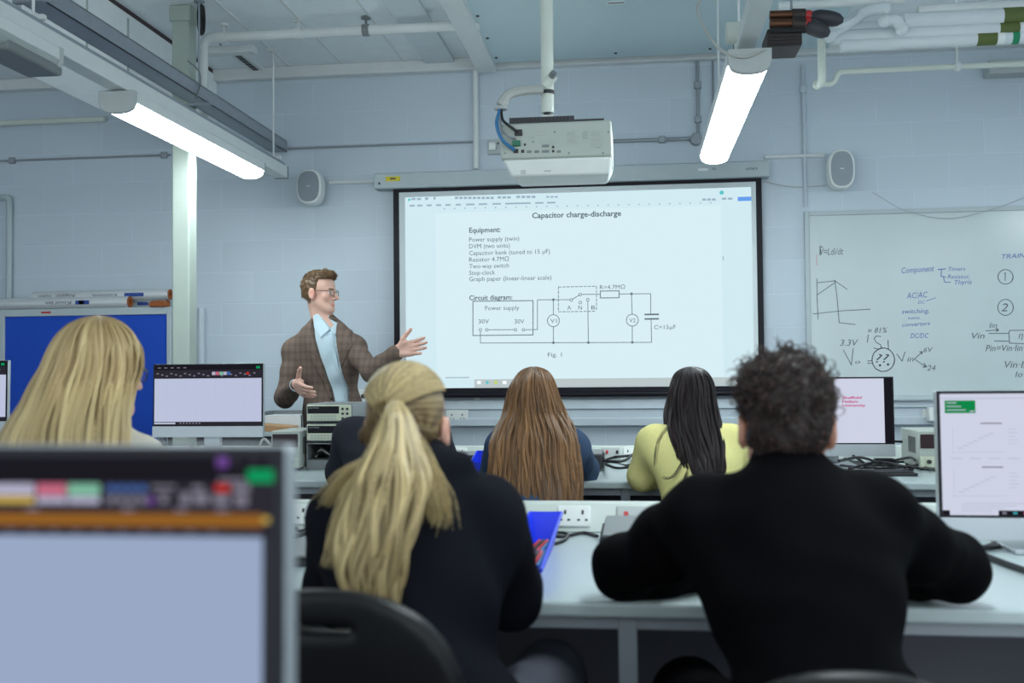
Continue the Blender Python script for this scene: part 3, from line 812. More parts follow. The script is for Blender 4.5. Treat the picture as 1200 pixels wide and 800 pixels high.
fx0 = S(468, 300).x; fx1 = S(887, 300).x; fz1 = S(680, 219).z; fz0 = S(700, 453.5).z
MB().box(fx0, fx1, SY + .003, SY + .0119, fz0, fz1).build('fabric', 'screen_fabric', t)
MB().cyl((sx0 - .02, SY + .012, sz0 + .012), (sx1 + .02, SY + .012, sz0 + .012), .018, seg=16).build('weight_bar', 'bezel', t)
q = W(460.5, 209.5, SY - .03); MB().box(q.x - .05, q.x + .05, SY - .033, SY - .03, q.z - .016, q.z + .016).build('warning_label', 'yellow', t)
MB().box(q.x - .02, q.x + .02, SY - .034, SY - .033, q.z - .004, q.z + .006).build('warning_print', 'lettering_dark', t)
q = W(444.5, 215, SY - .03); MB().box(q.x - .007, q.x + .007, SY - .034, SY - .03, q.z - .007, q.z + .007).build('button', 'black', t)
q = W(828, 198.5, SY - .03); MB().box(q.x - .055, q.x + .008, SY - .032, SY - .03, q.z - .008, q.z + .008).build('case_label', 'white_plastic', t)
k = MB(); q = W(874, 199, SY - .03); k.text('sahara', q.x, q.z, .02, SY - .0315, width=.075); q = W(834, 199, SY - .03); k.text('XL', q.x, q.z, .018, SY - .0315)
k.build('case_lettering', 'lettering_dark', t)
# projected image: the fabric glows by itself in place of the projector's beam
e0 = SY + .002; e1 = SY + .0012; e2 = SY + .0004
gx0 = S(475, 300).x; gx1 = S(881.5, 300).x; gz1 = S(680, 225).z; gz0 = fz0 + .002
gt = S(720, 443).z
MB().rect(gx0, gx1, gz0, gz1, e0).build('projected_image', 'proj', t)
pg0, pg1 = S(511, 330).x, S(846, 330).x
MB().rect(pg0, pg1, gt, S(680, 245).z, e1).build('projected_page', 'pr_page', t)
tb0 = S(556, 448).x
MB().rect(tb0, gx1, gz0, gt, e1).build('projected_taskbar', 'pr_taskbar', t)
def pz(px, py): q = S(px, py); return (q.x, q.z)
K = MB()
def ptx(body, x0, x1, base, h, bold=0, kk=None):
    a = S(x0, base); b = S(x1, base); c = S(x0, base - h)
    (kk or K).text(body, a.x, a.z, c.z - a.z, e2, width=b.x - a.x, bold=bold)
KT = MB()
ptx('Capacitor charge-discharge', 623.5, 728, 255.6, 6.6, .022, KT)
ptx('Equipment:', 549.8, 586.5, 272.6, 6.2, .02, KT)
ptx('Circuit diagram:', 549.8, 600.4, 351.6, 5.8, .02, KT)
KT.build('projected_heading', 'pr_text', t)
for s_, x1, y in (('Power supply (twin)', 608.5, 283.2), ('DVM (two units)', 597.5, 291), ('Capacitor bank (tuned to 15 µF)', 644.5, 299), ('Resistor 4.7MΩ', 596.4, 306.7),
                  ('Two-way switch', 596.4, 314.4), ('Stop-clock', 580.3, 322.1), ('Graph paper (linear-linear scale)', 646.3, 329.4)): ptx(s_, 549.8, x1, y, 5.4)
ptx('Power supply', 568.5, 608.5, 363.4, 5.3); ptx('30V', 560.8, 573, 379, 5.3); ptx('30V', 603, 614.4, 379, 5.3)
ptx('A', 664.6, 669.4, 362.8, 5); ptx('N', 677.8, 682, 362.6, 5); ptx('B', 693, 697.6, 362.6, 5)
ptx('V1', 645, 652.5, 378.2, 5); ptx('V2', 737.4, 744.9, 377.6, 5)
ptx('R=4.7MΩ', 703, 732.5, 338.8, 5); ptx('C=15µF', 766.6, 792, 385.6, 5); ptx('Fig. 1', 642, 658.4, 417.8, 5)
K.build('projected_text', 'pr_text', t)
D = MB(); lw = .0048
def ln(P, w=lw, closed=False): D.line([pz(*p) for p in P], w, e2 + .0001, closed)
def circ(x, y, r, w=lw): 
    c = S(x, y); r_ = abs(S(x + r, y).x - c.x); D.line([(c.x + r_ * math.cos(2 * PI * i / 24), c.z + r_ * math.sin(2 * PI * i / 24)) for i in range(24)], w, e2 + .0001, True)
def dot(x, y, r=1.6): c = S(x, y); D.disc(c.x, c.z, abs(S(x + r, y).x - c.x), e2 + .0001, 12)
ln([(554.2, 352.9), (624.6, 352.1), (624.6, 392.3), (554.2, 393)], .006, True)
for x in (563, 570.4, 604.1, 613.3): circ(x, 386.3, 1.5, .004)
ln([(572, 386.3), (602.6, 386.1)]); ln([(563, 388), (563, 401.8), (763.6, 401)]); ln([(615, 386.2), (629.8, 386), (629.8, 351.2), (668, 351)])
dot(648.5, 351); ln([(648.5, 351), (648.5, 368.4)]); circ(648.5, 375.6, 7); ln([(648.5, 382.8), (648.5, 401.3)]); dot(648.5, 401.4); dot(689.5, 401.2); dot(741, 401)
# dashed switch box
for (a, b) in (((654.4, 336.2), (699, 335.2)), ((654.4, 365.2), (699, 364.6)), ((654.4, 336.2), (654.4, 365.2)), ((699, 335.2), (699, 364.6))):
    n = 9 if abs(b[0] - a[0]) > 20 else 6
    for i in range(n):
        u, v = i / n, (i + .6) / n; ln([(a[0] + (b[0] - a[0]) * u, a[1] + (b[1] - a[1]) * u), (a[0] + (b[0] - a[0]) * v, a[1] + (b[1] - a[1]) * v)])
circ(669.4, 351.4, 1.6, .004); ln([(670.8, 350.4), (679, 345.6)]); circ(680, 345, 1.6, .004); circ(680, 354.4, 1.6, .004); circ(688.8, 351, 1.6, .004)
ln([(681.6, 344.8), (703.5, 344.6)]); ln([(688.8, 352.6), (689.5, 401.2)])
ln([(703.5, 340.9), (725.5, 340.6), (725.5, 348.7), (703.5, 349)], .006, True); ln([(725.5, 344.4), (762.5, 344), (762.6, 367)]); dot(740, 344.1)
ln([(740, 344.1), (740.8, 368)]); circ(741, 375, 7); ln([(741, 382), (741, 401)])
ln([(756.3, 368.4), (771.2, 368.2)], .011); ln([(756.3, 373.6), (771.2, 373.4)], .011); ln([(763, 374), (763.6, 401)])
D.build('projected_diagram', 'pr_line', t)
F = MB()
for (x0, x1, y, h) in ((482, 495, 234.4, 2.6), (498, 503, 234.2, 3), (508, 511, 233.8, 3.4), (533, 580, 233.2, 2.8), (583, 600, 232.6, 2.8), (605, 629, 232, 2.8), (823, 840, 235, 2.6), (846, 860, 234, 2.6), (640, 655, 231.6, 2)):
    n = max(1, int((x1 - x0) / 5)); 
    for i in range(n):
        u = x0 + (x1 - x0) * i / n; v = u + (x1 - x0) / n * .75; a = S(u, y); b = S(v, y - h); F.rect(a.x, b.x, a.z, b.z, e2)
for i, x in enumerate((480, 489, 500, 511, 522, 534, 546, 561, 577, 592, 602, 612, 627, 641)):
    a = S(x, 242 - .022 * (x - 480)); b = S(x + (10 if i > 5 else 6), 239.8 - .022 * (x - 480)); F.rect(a.x, b.x, a.z, b.z, e2)
for x in range(520, 840, 12): a = S(x, 246 - .022 * (x - 480)); b = S(x + 1.6, 244.6 - .022 * (x - 480)); F.rect(a.x, b.x, a.z, b.z, e2)
a = S(522, 443); b = S(550, 441.6); F.rect(a.x, b.x, a.z, b.z, e2)
a = S(847, 305); b = S(848, 300); F.rect(a.x, b.x, a.z, b.z, e2)
F.build('projected_menu', 'pr_faint', t)
k = MB(); c = S(845.7, 225.6); k.disc(c.x, c.z, .014, e2); c = S(479.5, 234); k.disc(c.x, c.z, .009, e2); c = S(571, 448); k.disc(c.x, c.z, .011, e2); k.build('projected_round_icon', 'pr_teal', t)
k = MB(); a = S(864.6, 235.6); b = S(880.4, 230.2); k.rect(a.x, b.x, a.z, b.z, e2); k.build('projected_button', 'pr_blue', t)
k = MB(); a = S(579, 450); b = S(583, 446); k.rect(a.x, b.x, a.z, b.z, e2); k.build('projected_green_icon', 'pr_green', t)
k = MB()
for x in (559, 589, 600, 862, 872): a = S(x, 450); b = S(x + 4.5, 446); k.rect(a.x, b.x, a.z, b.z, e2)
k.build('projected_white_icon', 'pr_white', t)

# ================================================================== WHITEBOARD
wa = W(944, 249, WY - .03); wb = W(1040, 467, WY - .03)
t = thing('whiteboard', 'wide whiteboard with marker notes and sketches on the right of the wall', 'whiteboard', (2.4, WY, wb.z))
bx0, bx1, bz0, bz1 = wa.x, 3.9, wb.z, wa.z
BY = WY - .022
MB().box(bx0, bx1, BY, WY, bz0, bz1).build('board', 'board_white', t)
k = MB(); f = .022
k.box(bx0 - .008, bx0 + f, BY - .01, WY - .001, bz0 - .008, bz1 + .008); k.box(bx1 - f, bx1 + .008, BY - .01, WY - .001, bz0 - .008, bz1 + .008)
k.box(bx0 + f, bx1 - f, BY - .01, WY - .001, bz1 - f, bz1 + .008); k.box(bx0 + f, bx1 - f, BY - .01, WY - .001, bz0 - .008, bz0 + f)
k.build('frame', 'frame_grey', t, bev=.003)
MB().box(bx0 + .3, bx1 - .3, BY - .07, BY - .01, bz0 - .012, bz0 + .004).build('pen_tray', 'frame_grey', t, bev=.003)
iy = BY - .0012
def w2(x, y): q = W(930 + x / 3.637, 230 + y / 3.637, BY); return (q.x, q.z)
INK = {'k': MB(), 'b': MB(), 'r': MB()}
def ink(c, P, w=.0048, closed=False): INK[c].line([w2(*p) for p in P], w, iy, closed)
def hand(c, s_, x0, y, x1, h, rot=0.0, shear=.25):
    a = w2(x0, y); b = w2(x1, y); q = w2(x0, y - h)
    INK[c].text(s_, a[0], a[1], q[1] - a[1], iy, width=(b[0] - a[0]), shear=shear, rot=rot)
def inkcirc(c, x, y, rx, ry, w=.0048, a0=0, a1=6.6):
    ink(c, [(x + rx * math.cos(a0 + (a1 - a0) * i / 26), y + ry * math.sin(a0 + (a1 - a0) * i / 26) * (1 + .02 * math.sin(3 * i))) for i in range(27)], w)
ink('k', [(113, 212), (112, 250), (113, 214), (124, 216)]); hand('k', 'V=Ldi/dt', 113, 250, 212, 30)
ink('r', [(98, 250), (99, 292)], .006)
ink('k', [(99, 352), (100, 430), (104, 523)]); ink('k', [(84, 501), (200, 488), (326, 481)]); ink('k', [(99, 368), (178, 360)]); ink('k', [(103, 418), (178, 366)])
ink('k', [(172, 357), (228, 396)]); ink('k', [(176, 362), (186, 440), (194, 538), (262, 546)]); 
hand('k', '3.3V', 197, 637, 276, 28); hand('k', '≈ 81%', 315, 582, 400, 24)
ink('k', [(372, 597), (352, 595), (343, 606), (352, 622), (370, 632), (374, 644), (362, 652), (342, 646)]); ink('k', [(402, 614), (404, 650)], .005); ink('k', [(318, 590), (314, 622)], .005)
ink('k', [(212, 655), (246, 718), (254, 648)]); hand('k', 'o', 262, 712, 284, 16); ink('k', [(316, 702), (334, 699)]); ink('k', [(316, 712), (332, 710)])
inkcirc('k', 382, 696, 48, 50, .006); hand('k', '??', 350, 708, 408, 38)
for x, y in ((368, 720), (402, 716)): inkcirc('k', x, y, 2, 2, .007)
ink('k', [(440, 672), (462, 702), (474, 664)]); hand('k', 'in', 484, 704, 512, 24); ink('k', [(516, 692), (546, 664)]); ink('k', [(516, 694), (560, 724)]); ink('k', [(538, 662), (548, 662), (546, 672)], .006); ink('k', [(556, 712), (566, 726), (552, 728)], .006)
hand('k', '6V', 554, 664, 594, 22); hand('k', '24', 568, 742, 606, 24)
hand('b', 'Component', 460, 328, 600, 26, .05); ink('b', [(616, 312), (646, 309)], .006); hand('b', 'Timers', 660, 318, 732, 18); hand('b', 'Resistor,', 656, 350, 750, 18, -.03); hand('b', 'Thyris', 686, 376, 760, 20, .02)
ink('b', [(630, 314), (628, 340), (648, 344)], .005); ink('b', [(638, 344), (644, 366), (668, 366)], .005)
hand('b', 'AC/AC', 482, 436, 572, 26, .05); hand('b', 'DC', 530, 458, 560, 14); ink('b', [(566, 446), (606, 432)], .004)
hand('b', 'switching,', 460, 500, 578, 20, .02); hand('b', 'conv.', 488, 524, 540, 14); hand('b', 'converters', 462, 556, 582, 18, .05); hand('b', 'DC/DC', 498, 604, 576, 22)
hand('b', 'TRAIN', 888, 266, 990, 20, .04); 
inkcirc('k', 903, 343, 32, 31); ink('k', [(899, 328), (902, 326), (901, 358)]); inkcirc('k', 903, 473, 33, 34); hand('k', '2', 884, 490, 914, 36)
ink('k', [(820, 573), (872, 569)]); ink('k', [(862, 562), (873, 569), (864, 576)], .006); hand('k', 'Iin', 834, 560, 868, 22)
hand('k', 'Vin', 760, 606, 814, 26); ink('k', [(832, 584), (916, 584)]); ink('k', [(856, 616), (918, 617)])
ink('k', [(1040, 570), (922, 571), (917, 580), (920, 625), (1040, 630)]); hand('k', 'η', 958, 606, 978, 26)
hand('k', 'Pin=Vin·Iin', 818, 660, 976, 28); hand('k', 'Vin·Iin', 900, 730, 1010, 30, -.02); hand('k', 'Io', 944, 770, 976, 26)
INK['k'].build('black_marker_notes', 'ink_black', t); INK['b'].build('blue_marker_notes', 'ink_blue', t); INK['r'].build('red_marker_trace', 'ink_red', t)

# ================================================================== WALL TRUNKING
da = W(560, 474, WY - .06); db = W(560, 499, WY - .06)
t = thing('dado_trunking', 'long white power trunking along the end wall under the screen', 'trunking', (0, WY, db.z))
k = MB(); h = da.z - db.z
k.prism([(-2.1, WY, db.z - .005), (-2.1, WY - .065, db.z), (-2.1, WY - .065, db.z + h * .32), (-2.1, WY - .05, db.z + h * .36), (-2.1, WY - .05, db.z + h * .74), (-2.1, WY - .065, db.z + h * .78), (-2.1, WY - .055, da.z + .03), (-2.1, WY, da.z + .03)][::-1], (6.6, 0, 0))
k.build('body', 'dado', t, bev=.003)
for px in (536, 1095):
    q = W(px, 488, WY - .05)
    MB().box(q.x - .075, q.x + .075, WY - .062, WY - .049, q.z - .045, q.z + .045).build('socket', 'white_plastic', t, bev=.004)
    k = MB()
    for sx in (-.036, .036):
        k.cbox((q.x + sx, WY - .063, q.z + .012), (.007, .003, .014))
        for s_ in (-.011, .011): k.cbox((q.x + sx + s_, WY - .063, q.z - .012), (.008, .003, .006))
    k.build('socket_slot', 'charcoal', t)
q = W(1096, 486, WY - .05); MB().box(q.x - .06, q.x + .03, WY - .12, WY - .062, q.z - .04, q.z + .05).build('plug', 'white_plastic', t, bev=.01)
q = W(559, 468, WY - .02); 
tt = thing('cord_cleat', 'small white clip on the wall under the screen', 'clip', (q.x, WY, q.z)); MB().box(q.x - .022, q.x + .022, WY - .03, WY, q.z - .02, q.z + .02).build('body', 'white_plastic', tt, bev=.004)
tt['label'] = 'small white clip on the wall just under the black screen edge'
q = W(427, 464, WY)
tt = thing('data_outlet', 'small white wall outlet with a round black hole right of the standing man', 'outlet', (q.x, WY, q.z))
MB().box(q.x - .09, q.x + .06, WY - .03, WY, q.z - .045, q.z + .045).build('plate', 'white_plastic', tt, bev=.005)
MB().cyl((q.x, WY - .033, q.z), (q.x, WY - .028, q.z), .016, seg=16).build('hole', 'black', tt)

# ================================================================== NOTICE BOARD with pipe insulation lying on it
NY = 6.62
na = W(-45, 365, NY); nb_ = W(199, 372, NY); nz1 = W(100, 361, NY).z; nz0 = .70
t = thing('notice_board', 'tall blue felt display board in a pale grey frame left of the column', 'notice board', ((na.x + nb_.x) / 2, NY, 0))
n0 = W(5, 372, NY).x; n1 = W(195, 372, NY).x; ns = W(4, 371, NY).z - .02
MB().box(n0 - .012, n1 + .012, NY + .012, NY + .035, nz0, nz1 - .02).build('felt_panel', 'blue_board', t)
k = MB(); k.box(n0 - .055, n0, NY, WY - .012, nz0 - .06, nz1); k.box(n1, n1 + .03, NY, WY - .012, nz0 - .06, nz1); k.box(n0, n1, NY, WY - .012, nz1 - .05, nz1); k.box(n0, n1, NY, WY - .012, nz0 - .06, nz0)
for x in (n0 - .05, n1 - .015): k.box(x, x + .04, NY + .02, NY + .06, 0, nz0 - .06)
k.build('frame', 'frame_grey', t, bev=.004)
q = W(54, 366, NY); MB().box(q.x - .035, q.x + .035, NY - .002, NY, q.z - .006, q.z + .006).build('red_tape', 'red', t)
def roll(label, px0, px1, py, Y, r, text_at, lift=0.0):
    a = W(px0, py, Y); b = W(px1, py, Y); z = nz1 + r + lift
    t = thing('insulation_roll', label, 'pipe insulation', (a.x, Y, nz1), group=None)
    MB().pipe((a.x, Y, z), (b.x, Y, z), r, r * .55).build('foil_jacket', 'foil', t)
    MB().pipe((a.x + .004, Y, z), (b.x + .006, Y, z), r * .97, r * .5).build('foam_core', 'foam', t)
    k1, k2 = MB(), MB()
    for (u, w_, kind) in text_at:
        c = W(u, py, Y)
        if kind == 'block': k2.rect(c.x - w_ / 2, c.x + w_ / 2, z - r * .33, z + r * .33, Y - r * 1.015)
        else: k1.text(kind, c.x + w_ / 2, z + r * .25, r * .62, Y - r * 1.015, width=w_, flip=True, shear=.2)
    k1.build('printed_lettering', 'lettering_dark', t); k2.build('printed_block', 'lettering_blue', t)
    return t
roll('nearer silver pipe-insulation tube with upside-down print, open brown end', -60, 152, 350, 6.66, .040, [(99, .036, 'block'), (100, .10, 'block'), (78, .12, 'Kool'), (62, .06, 'therm')])
roll('upper silver pipe-insulation tube lying on the others, ending at the column', 40, 199, 342, 6.735, .037, [(80, .14, 'Kingspan'), (160, .14, 'block'), (126, .18, 'Kooltherm'), (56, .1, 'insulation')], .056)
roll('lower silver pipe-insulation tube half seen between the open brown end and the column', 62, 196, 350, 6.80, .034, [(170, .08, 'block')])
a = W(182, 352, 6.64)
t = thing('insulation_offcut', 'torn brown foam offcut on the blue board beside the column', 'pipe insulation', (a.x, 6.66, nz1))
MB().prism([(a.x - .02, 6.60, nz1), (a.x + .09, 6.60, nz1), (a.x + .09, 6.60, nz1 + .035), (a.x + .05, 6.60, nz1 + .045), (a.x - .01, 6.60, nz1 + .04), (a.x - .035, 6.60, nz1 + .02)], (0, .06, 0)).build('foam', 'foam', t, bev=.006)
a = W(170, 352, 6.62)

# ================================================================== SIDE BENCH by the wall with papers
t = thing('side_bench', 'low grey wall bench behind the standing man, left of him', 'bench', (-2.4, 6.6, 0))
MB().box(-3.1, -1.95, 6.35, 6.82, .80, .83).build('worktop', 'bench_top', t, bev=.004)
MB().box(-3.05, -1.98, 6.44, 6.46, .08, .80).build('back_panel', 'bench_panel', t)
for x in (-3.07, -2.0):
    for y in (6.4, 6.75): MB().box(x - .02, x + .02, y - .02, y + .02, 0, .80).build('leg', 'bench_frame', t)
t = thing('cardboard_sheet', 'torn brown cardboard lying on the wall bench beside the standing man', 'cardboard', (-2.2, 6.5, .83))
q = W(318, 500, 6.45)
k = MB(); k.prism([(q.x - .10, 6.36, .83), (q.x + .16, 6.36, .83), (q.x + .16, 6.36, .862), (q.x + .03, 6.36, .872), (q.x - .10, 6.36, .880)], (0, .16, 0)); k.build('sheet', 'card', t, bev=.004)
q = W(330, 489, 6.6)
t = thing('document_tray', 'grey tray of papers on the wall bench behind the standing man', 'paper tray', (q.x, 6.65, .83))
k = MB(); k.box(q.x - .13, q.x + .17, 6.54, 6.80, .83, .845); k.box(q.x - .13, q.x - .12, 6.54, 6.80, .845, .95); k.box(q.x + .16, q.x + .17, 6.54, 6.80, .845, .95); k.box(q.x - .12, q.x + .16, 6.79, 6.80, .845, .95)
k.build('tray', 'mid_grey', t)
MB().box(q.x - .11, q.x + .15, 6.545, 6.785, .846, .925).build('paper_stack', 'paper', t)

# ================================================================== BENCHES
BZ = .75
def bench(x0, x1, yf, depth, label, legs, sockets=(), name='lab_bench', trunk=True):
    t = thing(name, label, 'bench', ((x0 + x1) / 2, yf, 0))
    yb = yf + depth
    MB().box(x0, x1, yf, yb, BZ - .032, BZ).build('worktop', 'bench_top', t, bev=.008, seg=3)
    k = MB(); k.box(x0 + .02, x1 - .02, yf + .035, yf + .06, BZ - .062, BZ - .032); k.box(x0 + .02, x1 - .02, yb - .06, yb - .035, BZ - .062, BZ - .032)
    k.build('apron_rail', 'bench_frame', t, bev=.003)
    for x in legs:
        for (ya, h) in ((yf + .03, 1), (yb - .07, 0)):
            MB().box(x - .019, x + .019, ya, ya + .04, 0, BZ - .032).build('leg', 'bench_frame', t, bev=.003)
    MB().box(x0 + .03, x1 - .03, yf + depth * .62, yf + depth * .62 + .018, .06, BZ - .032).build('back_panel', 'bench_panel', t)
    if trunk:
        k = MB(); k.prism([(x0, yb, BZ), (x0, yb + .11, BZ), (x0, yb + .11, BZ + .075), (x0, yb + .05, BZ + .075)], (x1 - x0, 0, 0))
        tr = k.build('power_trunking', 'trunk', t, bev=.003)
        MB().box(x0, x1, yb + .0, yb + .11, BZ - .08, BZ).build('trunking_support', 'bench_frame', t)
        for (x, kind) in sockets:
            w_ = .095; TT = Matrix.Translation((x, yb, BZ)) @ Matrix.Rotation(-math.atan2(.05, .075), 4, 'X')
            k = MB(); k.T = TT; k.box(-w_ / 2, w_ / 2, -.008, .01, .014, .080)
            s_ = k.build('socket', 'white_plastic' if kind == 's' else 'grey_plastic', tr, bev=.004)
            k = MB(); k.T = TT
            if kind == 's':
                for sx in (-.025, .025):
                    k.cbox((sx, -.0085, .058), (.006, .003, .012))
                    for q_ in (-.011, .011): k.cbox((sx + q_, -.0085, .034), (.008, .003, .005))
                k.build('socket_slot', 'charcoal', tr)
            else:
                MB().cyl(TT @ V((-.02, -.02, .05)), TT @ V((-.02, -.007, .05)), .007, seg=12).build('red_terminal', 'red', tr)
                MB().cyl(TT @ V((.03, -.02, .05)), TT @ V((.03, -.007, .05)), .007, seg=12).build('black_terminal', 'black', tr)
    return t
AF, AD = 2.05, .87
BF, BD = 4.24, .87
ab = AF + AD; bb_ = BF + BD
sA = W(672, 608, ab).x; sA2 = W(742, 604, ab).x
bench(-2.2, 2.3, AF, AD, 'long grey lab bench where the man in black leans his elbows', (-2.15, -1.45, -.022, 1.2, 2.25), [(sA, 's'), (sA2, 't'), (W(362, 600, ab).x - .05, 's'), (.75, 's'), (1.5, 's')])
sB = [(W(600, 531, bb_).x + .6, 's'), (W(535, 531, bb_).x, 's'), (-2.2, 's'), (.95, 's'), (W(716, 530, bb_).x, 't')]
bench(-4.2, 2.5, BF, BD, 'long grey lab bench farther back, beside the girl in the yellow top', (-4.1, -2.8, -1.5, W(733, 585, BF + .03).x, 1.25, 2.4), sB)
bench(-1.7, .12, .22, .80, 'grey lab bench nearest the camera under the big foreground monitor', (-1.65, .07), trunk=False)

# ================================================================== ALL-IN-ONE COMPUTERS
AW, AH, CH_ = .575, .312, .055          # width, display part, chin
def scr_mat(name, c, s): return emis(name, c, s)
M['page_blue'] = emis('screen page', (206, 214, 242), .80)
M['page_dim'] = emis('dim screen page', (158, 174, 204), .92)
M['page_white'] = emis('bright screen page', (214, 219, 238), .9)
M['ui_dark'] = emis('dark program ribbon', (44, 42, 52), .9)
M['ui_dark2'] = emis('near black program title bar', (26, 24, 32), .9)
M['ui_amber'] = emis('amber notice bar', (150, 98, 36), .9)
M['ui_green'] = emis('green screen button', (10, 150, 92), .95)
M['ui_pink'] = emis('pink screen swatch', (204, 110, 136), .9)
M['ui_mint'] = emis('mint screen swatch', (130, 192, 164), .9)
M['ui_lilac'] = emis('lilac screen swatch', (184, 182, 206), .9)
M['ui_gold'] = emis('gold screen swatch', (206, 176, 84), .9)
M['ui_blue'] = emis('blue screen icon', (70, 104, 168), .9)
M['ui_grey'] = emis('grey screen icon', (128, 124, 140), .9)
M['ui_red'] = emis('red screen icon', (192, 48, 40), .9)
M['ui_purple'] = emis('purple screen icon', (112, 72, 150), .9)
M['ui_logo'] = emis('magenta screen lettering', (206, 48, 126), .9)
M['ui_line'] = emis('pale screen line', (186, 194, 214), .9)
M['ui_head'] = emis('green document header', (14, 140, 76), .9)
M['ui_tcol'] = emis('teal taskbar icon', (60, 160, 170), .9)

def aio(loc, ztop, label, content, tilt=.06, rotz=0.0, key=False):
    """all-in-one computer: origin on the bench under the middle of the display; display faces -y"""
    t = thing('desktop_computer', label, 'computer', loc, rotz)
    h = ztop - loc[2]; zb = h - AH - CH_
    T = Matrix.Translation((0, 0, h)) @ Matrix.Rotation(-tilt, 4, 'X') @ Matrix.Translation((0, 0, -h))
    k = MB(); k.T = T; k.box(-AW / 2, AW / 2, .004, .03, zb, h); k.box(-AW / 2 + .09, AW / 2 - .09, .03, .05, zb + .04, h - .06); k.build('housing', 'silver', t, local=True, bev=.004)
    k = MB(); k.T = T; k.box(-AW / 2 + .001, AW / 2 - .001, 0, .0039, zb + CH_, h - .001); k.build('bezel', 'bezel', t, local=True)
    k = MB(); k.T = T; k.box(-AW / 2, AW / 2, -.004, .0039, zb, zb + CH_); k.cyl((0, -.006, zb + CH_ * .5), (0, -.004, zb + CH_ * .5), .008, seg=16); k.build('chin', 'silver', t, local=True, bev=.002)
    k = MB(); k.box(-.045, .045, .05, .075, .012, zb + .14); k.build('stand_neck', 'silver', t, local=True, bev=.006)
    k = MB(); k.box(-.12, .12, -.03, .15, 0, .012); k.build('stand_base', 'silver', t, local=True, bev=.004)
    b = .008; X0, X1, Z0, Z1 = -AW / 2 + b, AW / 2 - b, zb + CH_ + .006, h - b
    mbs = {}
    def r(m, u0, u1, v0, v1, d=1):          # u from left 0..1, v from top 0..1
        k = mbs.setdefault((m, d), MB()); k.T = T
        k.rect(X0 + (X1 - X0) * u0, X0 + (X1 - X0) * u1, Z1 - (Z1 - Z0) * v1, Z1 - (Z1 - Z0) * v0, -.0002 - .0003 * d); return k
    def tx(m, s_, u0, u1, v, hh, bold=0, d=2):
        k = mbs.setdefault((m, d), MB()); k.T = T
        k.text(s_, X0 + (X1 - X0) * u0, Z1 - (Z1 - Z0) * v, hh * (Z1 - Z0), -.0002 - .0003 * d, width=(X1 - X0) * (u1 - u0), bold=bold)
    content(r, tx)
    for (m, d), k in sorted(mbs.items(), key=lambda q: q[0][1]):
        nm = 'screen_' + {'page_blue': 'page', 'page_dim': 'page', 'page_white': 'page', 'ui_dark': 'ribbon', 'ui_dark2': 'title_bar', 'ui_amber': 'notice_bar', 'ui_green': 'green_button', 'ui_logo': 'logo', 'ui_line': 'lines', 'ui_head': 'header'}.get(m, m[3:] + '_icons')
        k.build(nm, m, t, local=True)
    return t
def spreadsheet(page):
    def c(r, tx):
        r(page, 0, 1, .22, .945, 0); r('ui_dark2', 0, 1, 0, .075, 0); r('ui_dark', 0, 1, .075, .22, 0); r('ui_dark', 0, 1, .945, 1, 0)
        for i in range(14): r('ui_line', .005, .995, .25 + .05 * i, .2515 + .05 * i)
        for i in range(11): r('ui_line', .03 + .09 * i, .0315 + .09 * i, .22, .945)
        for i in range(22): r('ui_grey', .02 + .043 * i, .04 + .043 * i, .125 + .02 * (i % 3), .145 + .02 * (i % 3))
        for i in range(5): r('ui_grey', .03 + .06 * i, .06 + .06 * i, .03, .045)
        for i, m in enumerate(('ui_lilac', 'ui_pink', 'ui_mint', 'ui_lilac', 'ui_blue')): r(m, .54 + .035 * i, .572 + .035 * i, .11, .165, 2)
        r('ui_red', .86, .885, .12, .16, 2); r('ui_green', .95, .985, .02, .06, 2); r('ui_line', 0, .2, .955, .985)
        for i in range(7): r('ui_grey', .24 + .03 * i, .255 + .03 * i, .96, .98, 2)
    return c
def near_sheet(r0, tx):
    def r(m, a, b, v0, v1, d=1): return r0(m, a, b, v0 * .58, 1 if v1 == 1 else v1 * .58, d)
    # ribbon of the foreground screen: title bar, swatches, icons, amber notice bar, white page
    r('page_dim', 0, .985, .335, 1, 0); r('ui_dark2', 0, 1, 0, .11, 0); r('ui_dark', 0, 1, .11, .24, 0); r('ui_amber', 0, .985, .235, .295, 0); r('ui_dark', 0, 1, .295, .335, 0)
    u = lambda px: (px + 570) / 895.0
    for a, b, m in ((-90, -36, 'ui_mint'), (-30, 30, 'ui_lilac'), (33, 70, 'ui_pink'), (72, 112, 'ui_mint')): r(m, u(a), u(b), .115, .165, 1); r('ui_lilac' if m != 'ui_lilac' else 'ui_gold', u(a), u(b), .17, .20, 1)
    for i in range(4): r('ui_blue', u(122 + 13 * i), u(131 + 13 * i), .118, .15, 2); r('ui_grey', u(122 + 13 * i), u(131 + 13 * i), .165, .20, 2)
    for a, b, v0, v1 in ((176, 206, .12, .132), (182, 200, .15, .162), (188, 196, .17, .2), (212, 224, .15, .2), (228, 246, .15, .2), (226, 240, .12, .14), (276, 296, .115, .15), (278, 294, .16, .205), (258, 290, .09, .105)): r('ui_grey', u(a), u(b), v0, v1, 2)
    r('ui_purple', u(172), u(181), .17, .20, 2); r('ui_red', u(254), u(272), .115, .148, 2); r('ui_grey', u(252), u(271), .158, .2, 2)
    r('ui_green', u(293), u(325), .052, .108, 2); r('ui_purple', u(256), u(270), .0, .045, 2)
    for x in (275, 296, 315): r('ui_dark', u(x), u(x + 10), .0, .045, 2)
    for x in (20, 140, 205, 255): r('ui_grey', u(x), u(x + 16), .216, .229, 2)
    for i in range(12): r('ui_grey', u(-60 + 28 * i), u(-52 + 28 * i), .31, .318, 2)
    r('ui_gold', u(311), u(320), .25, .275, 2)
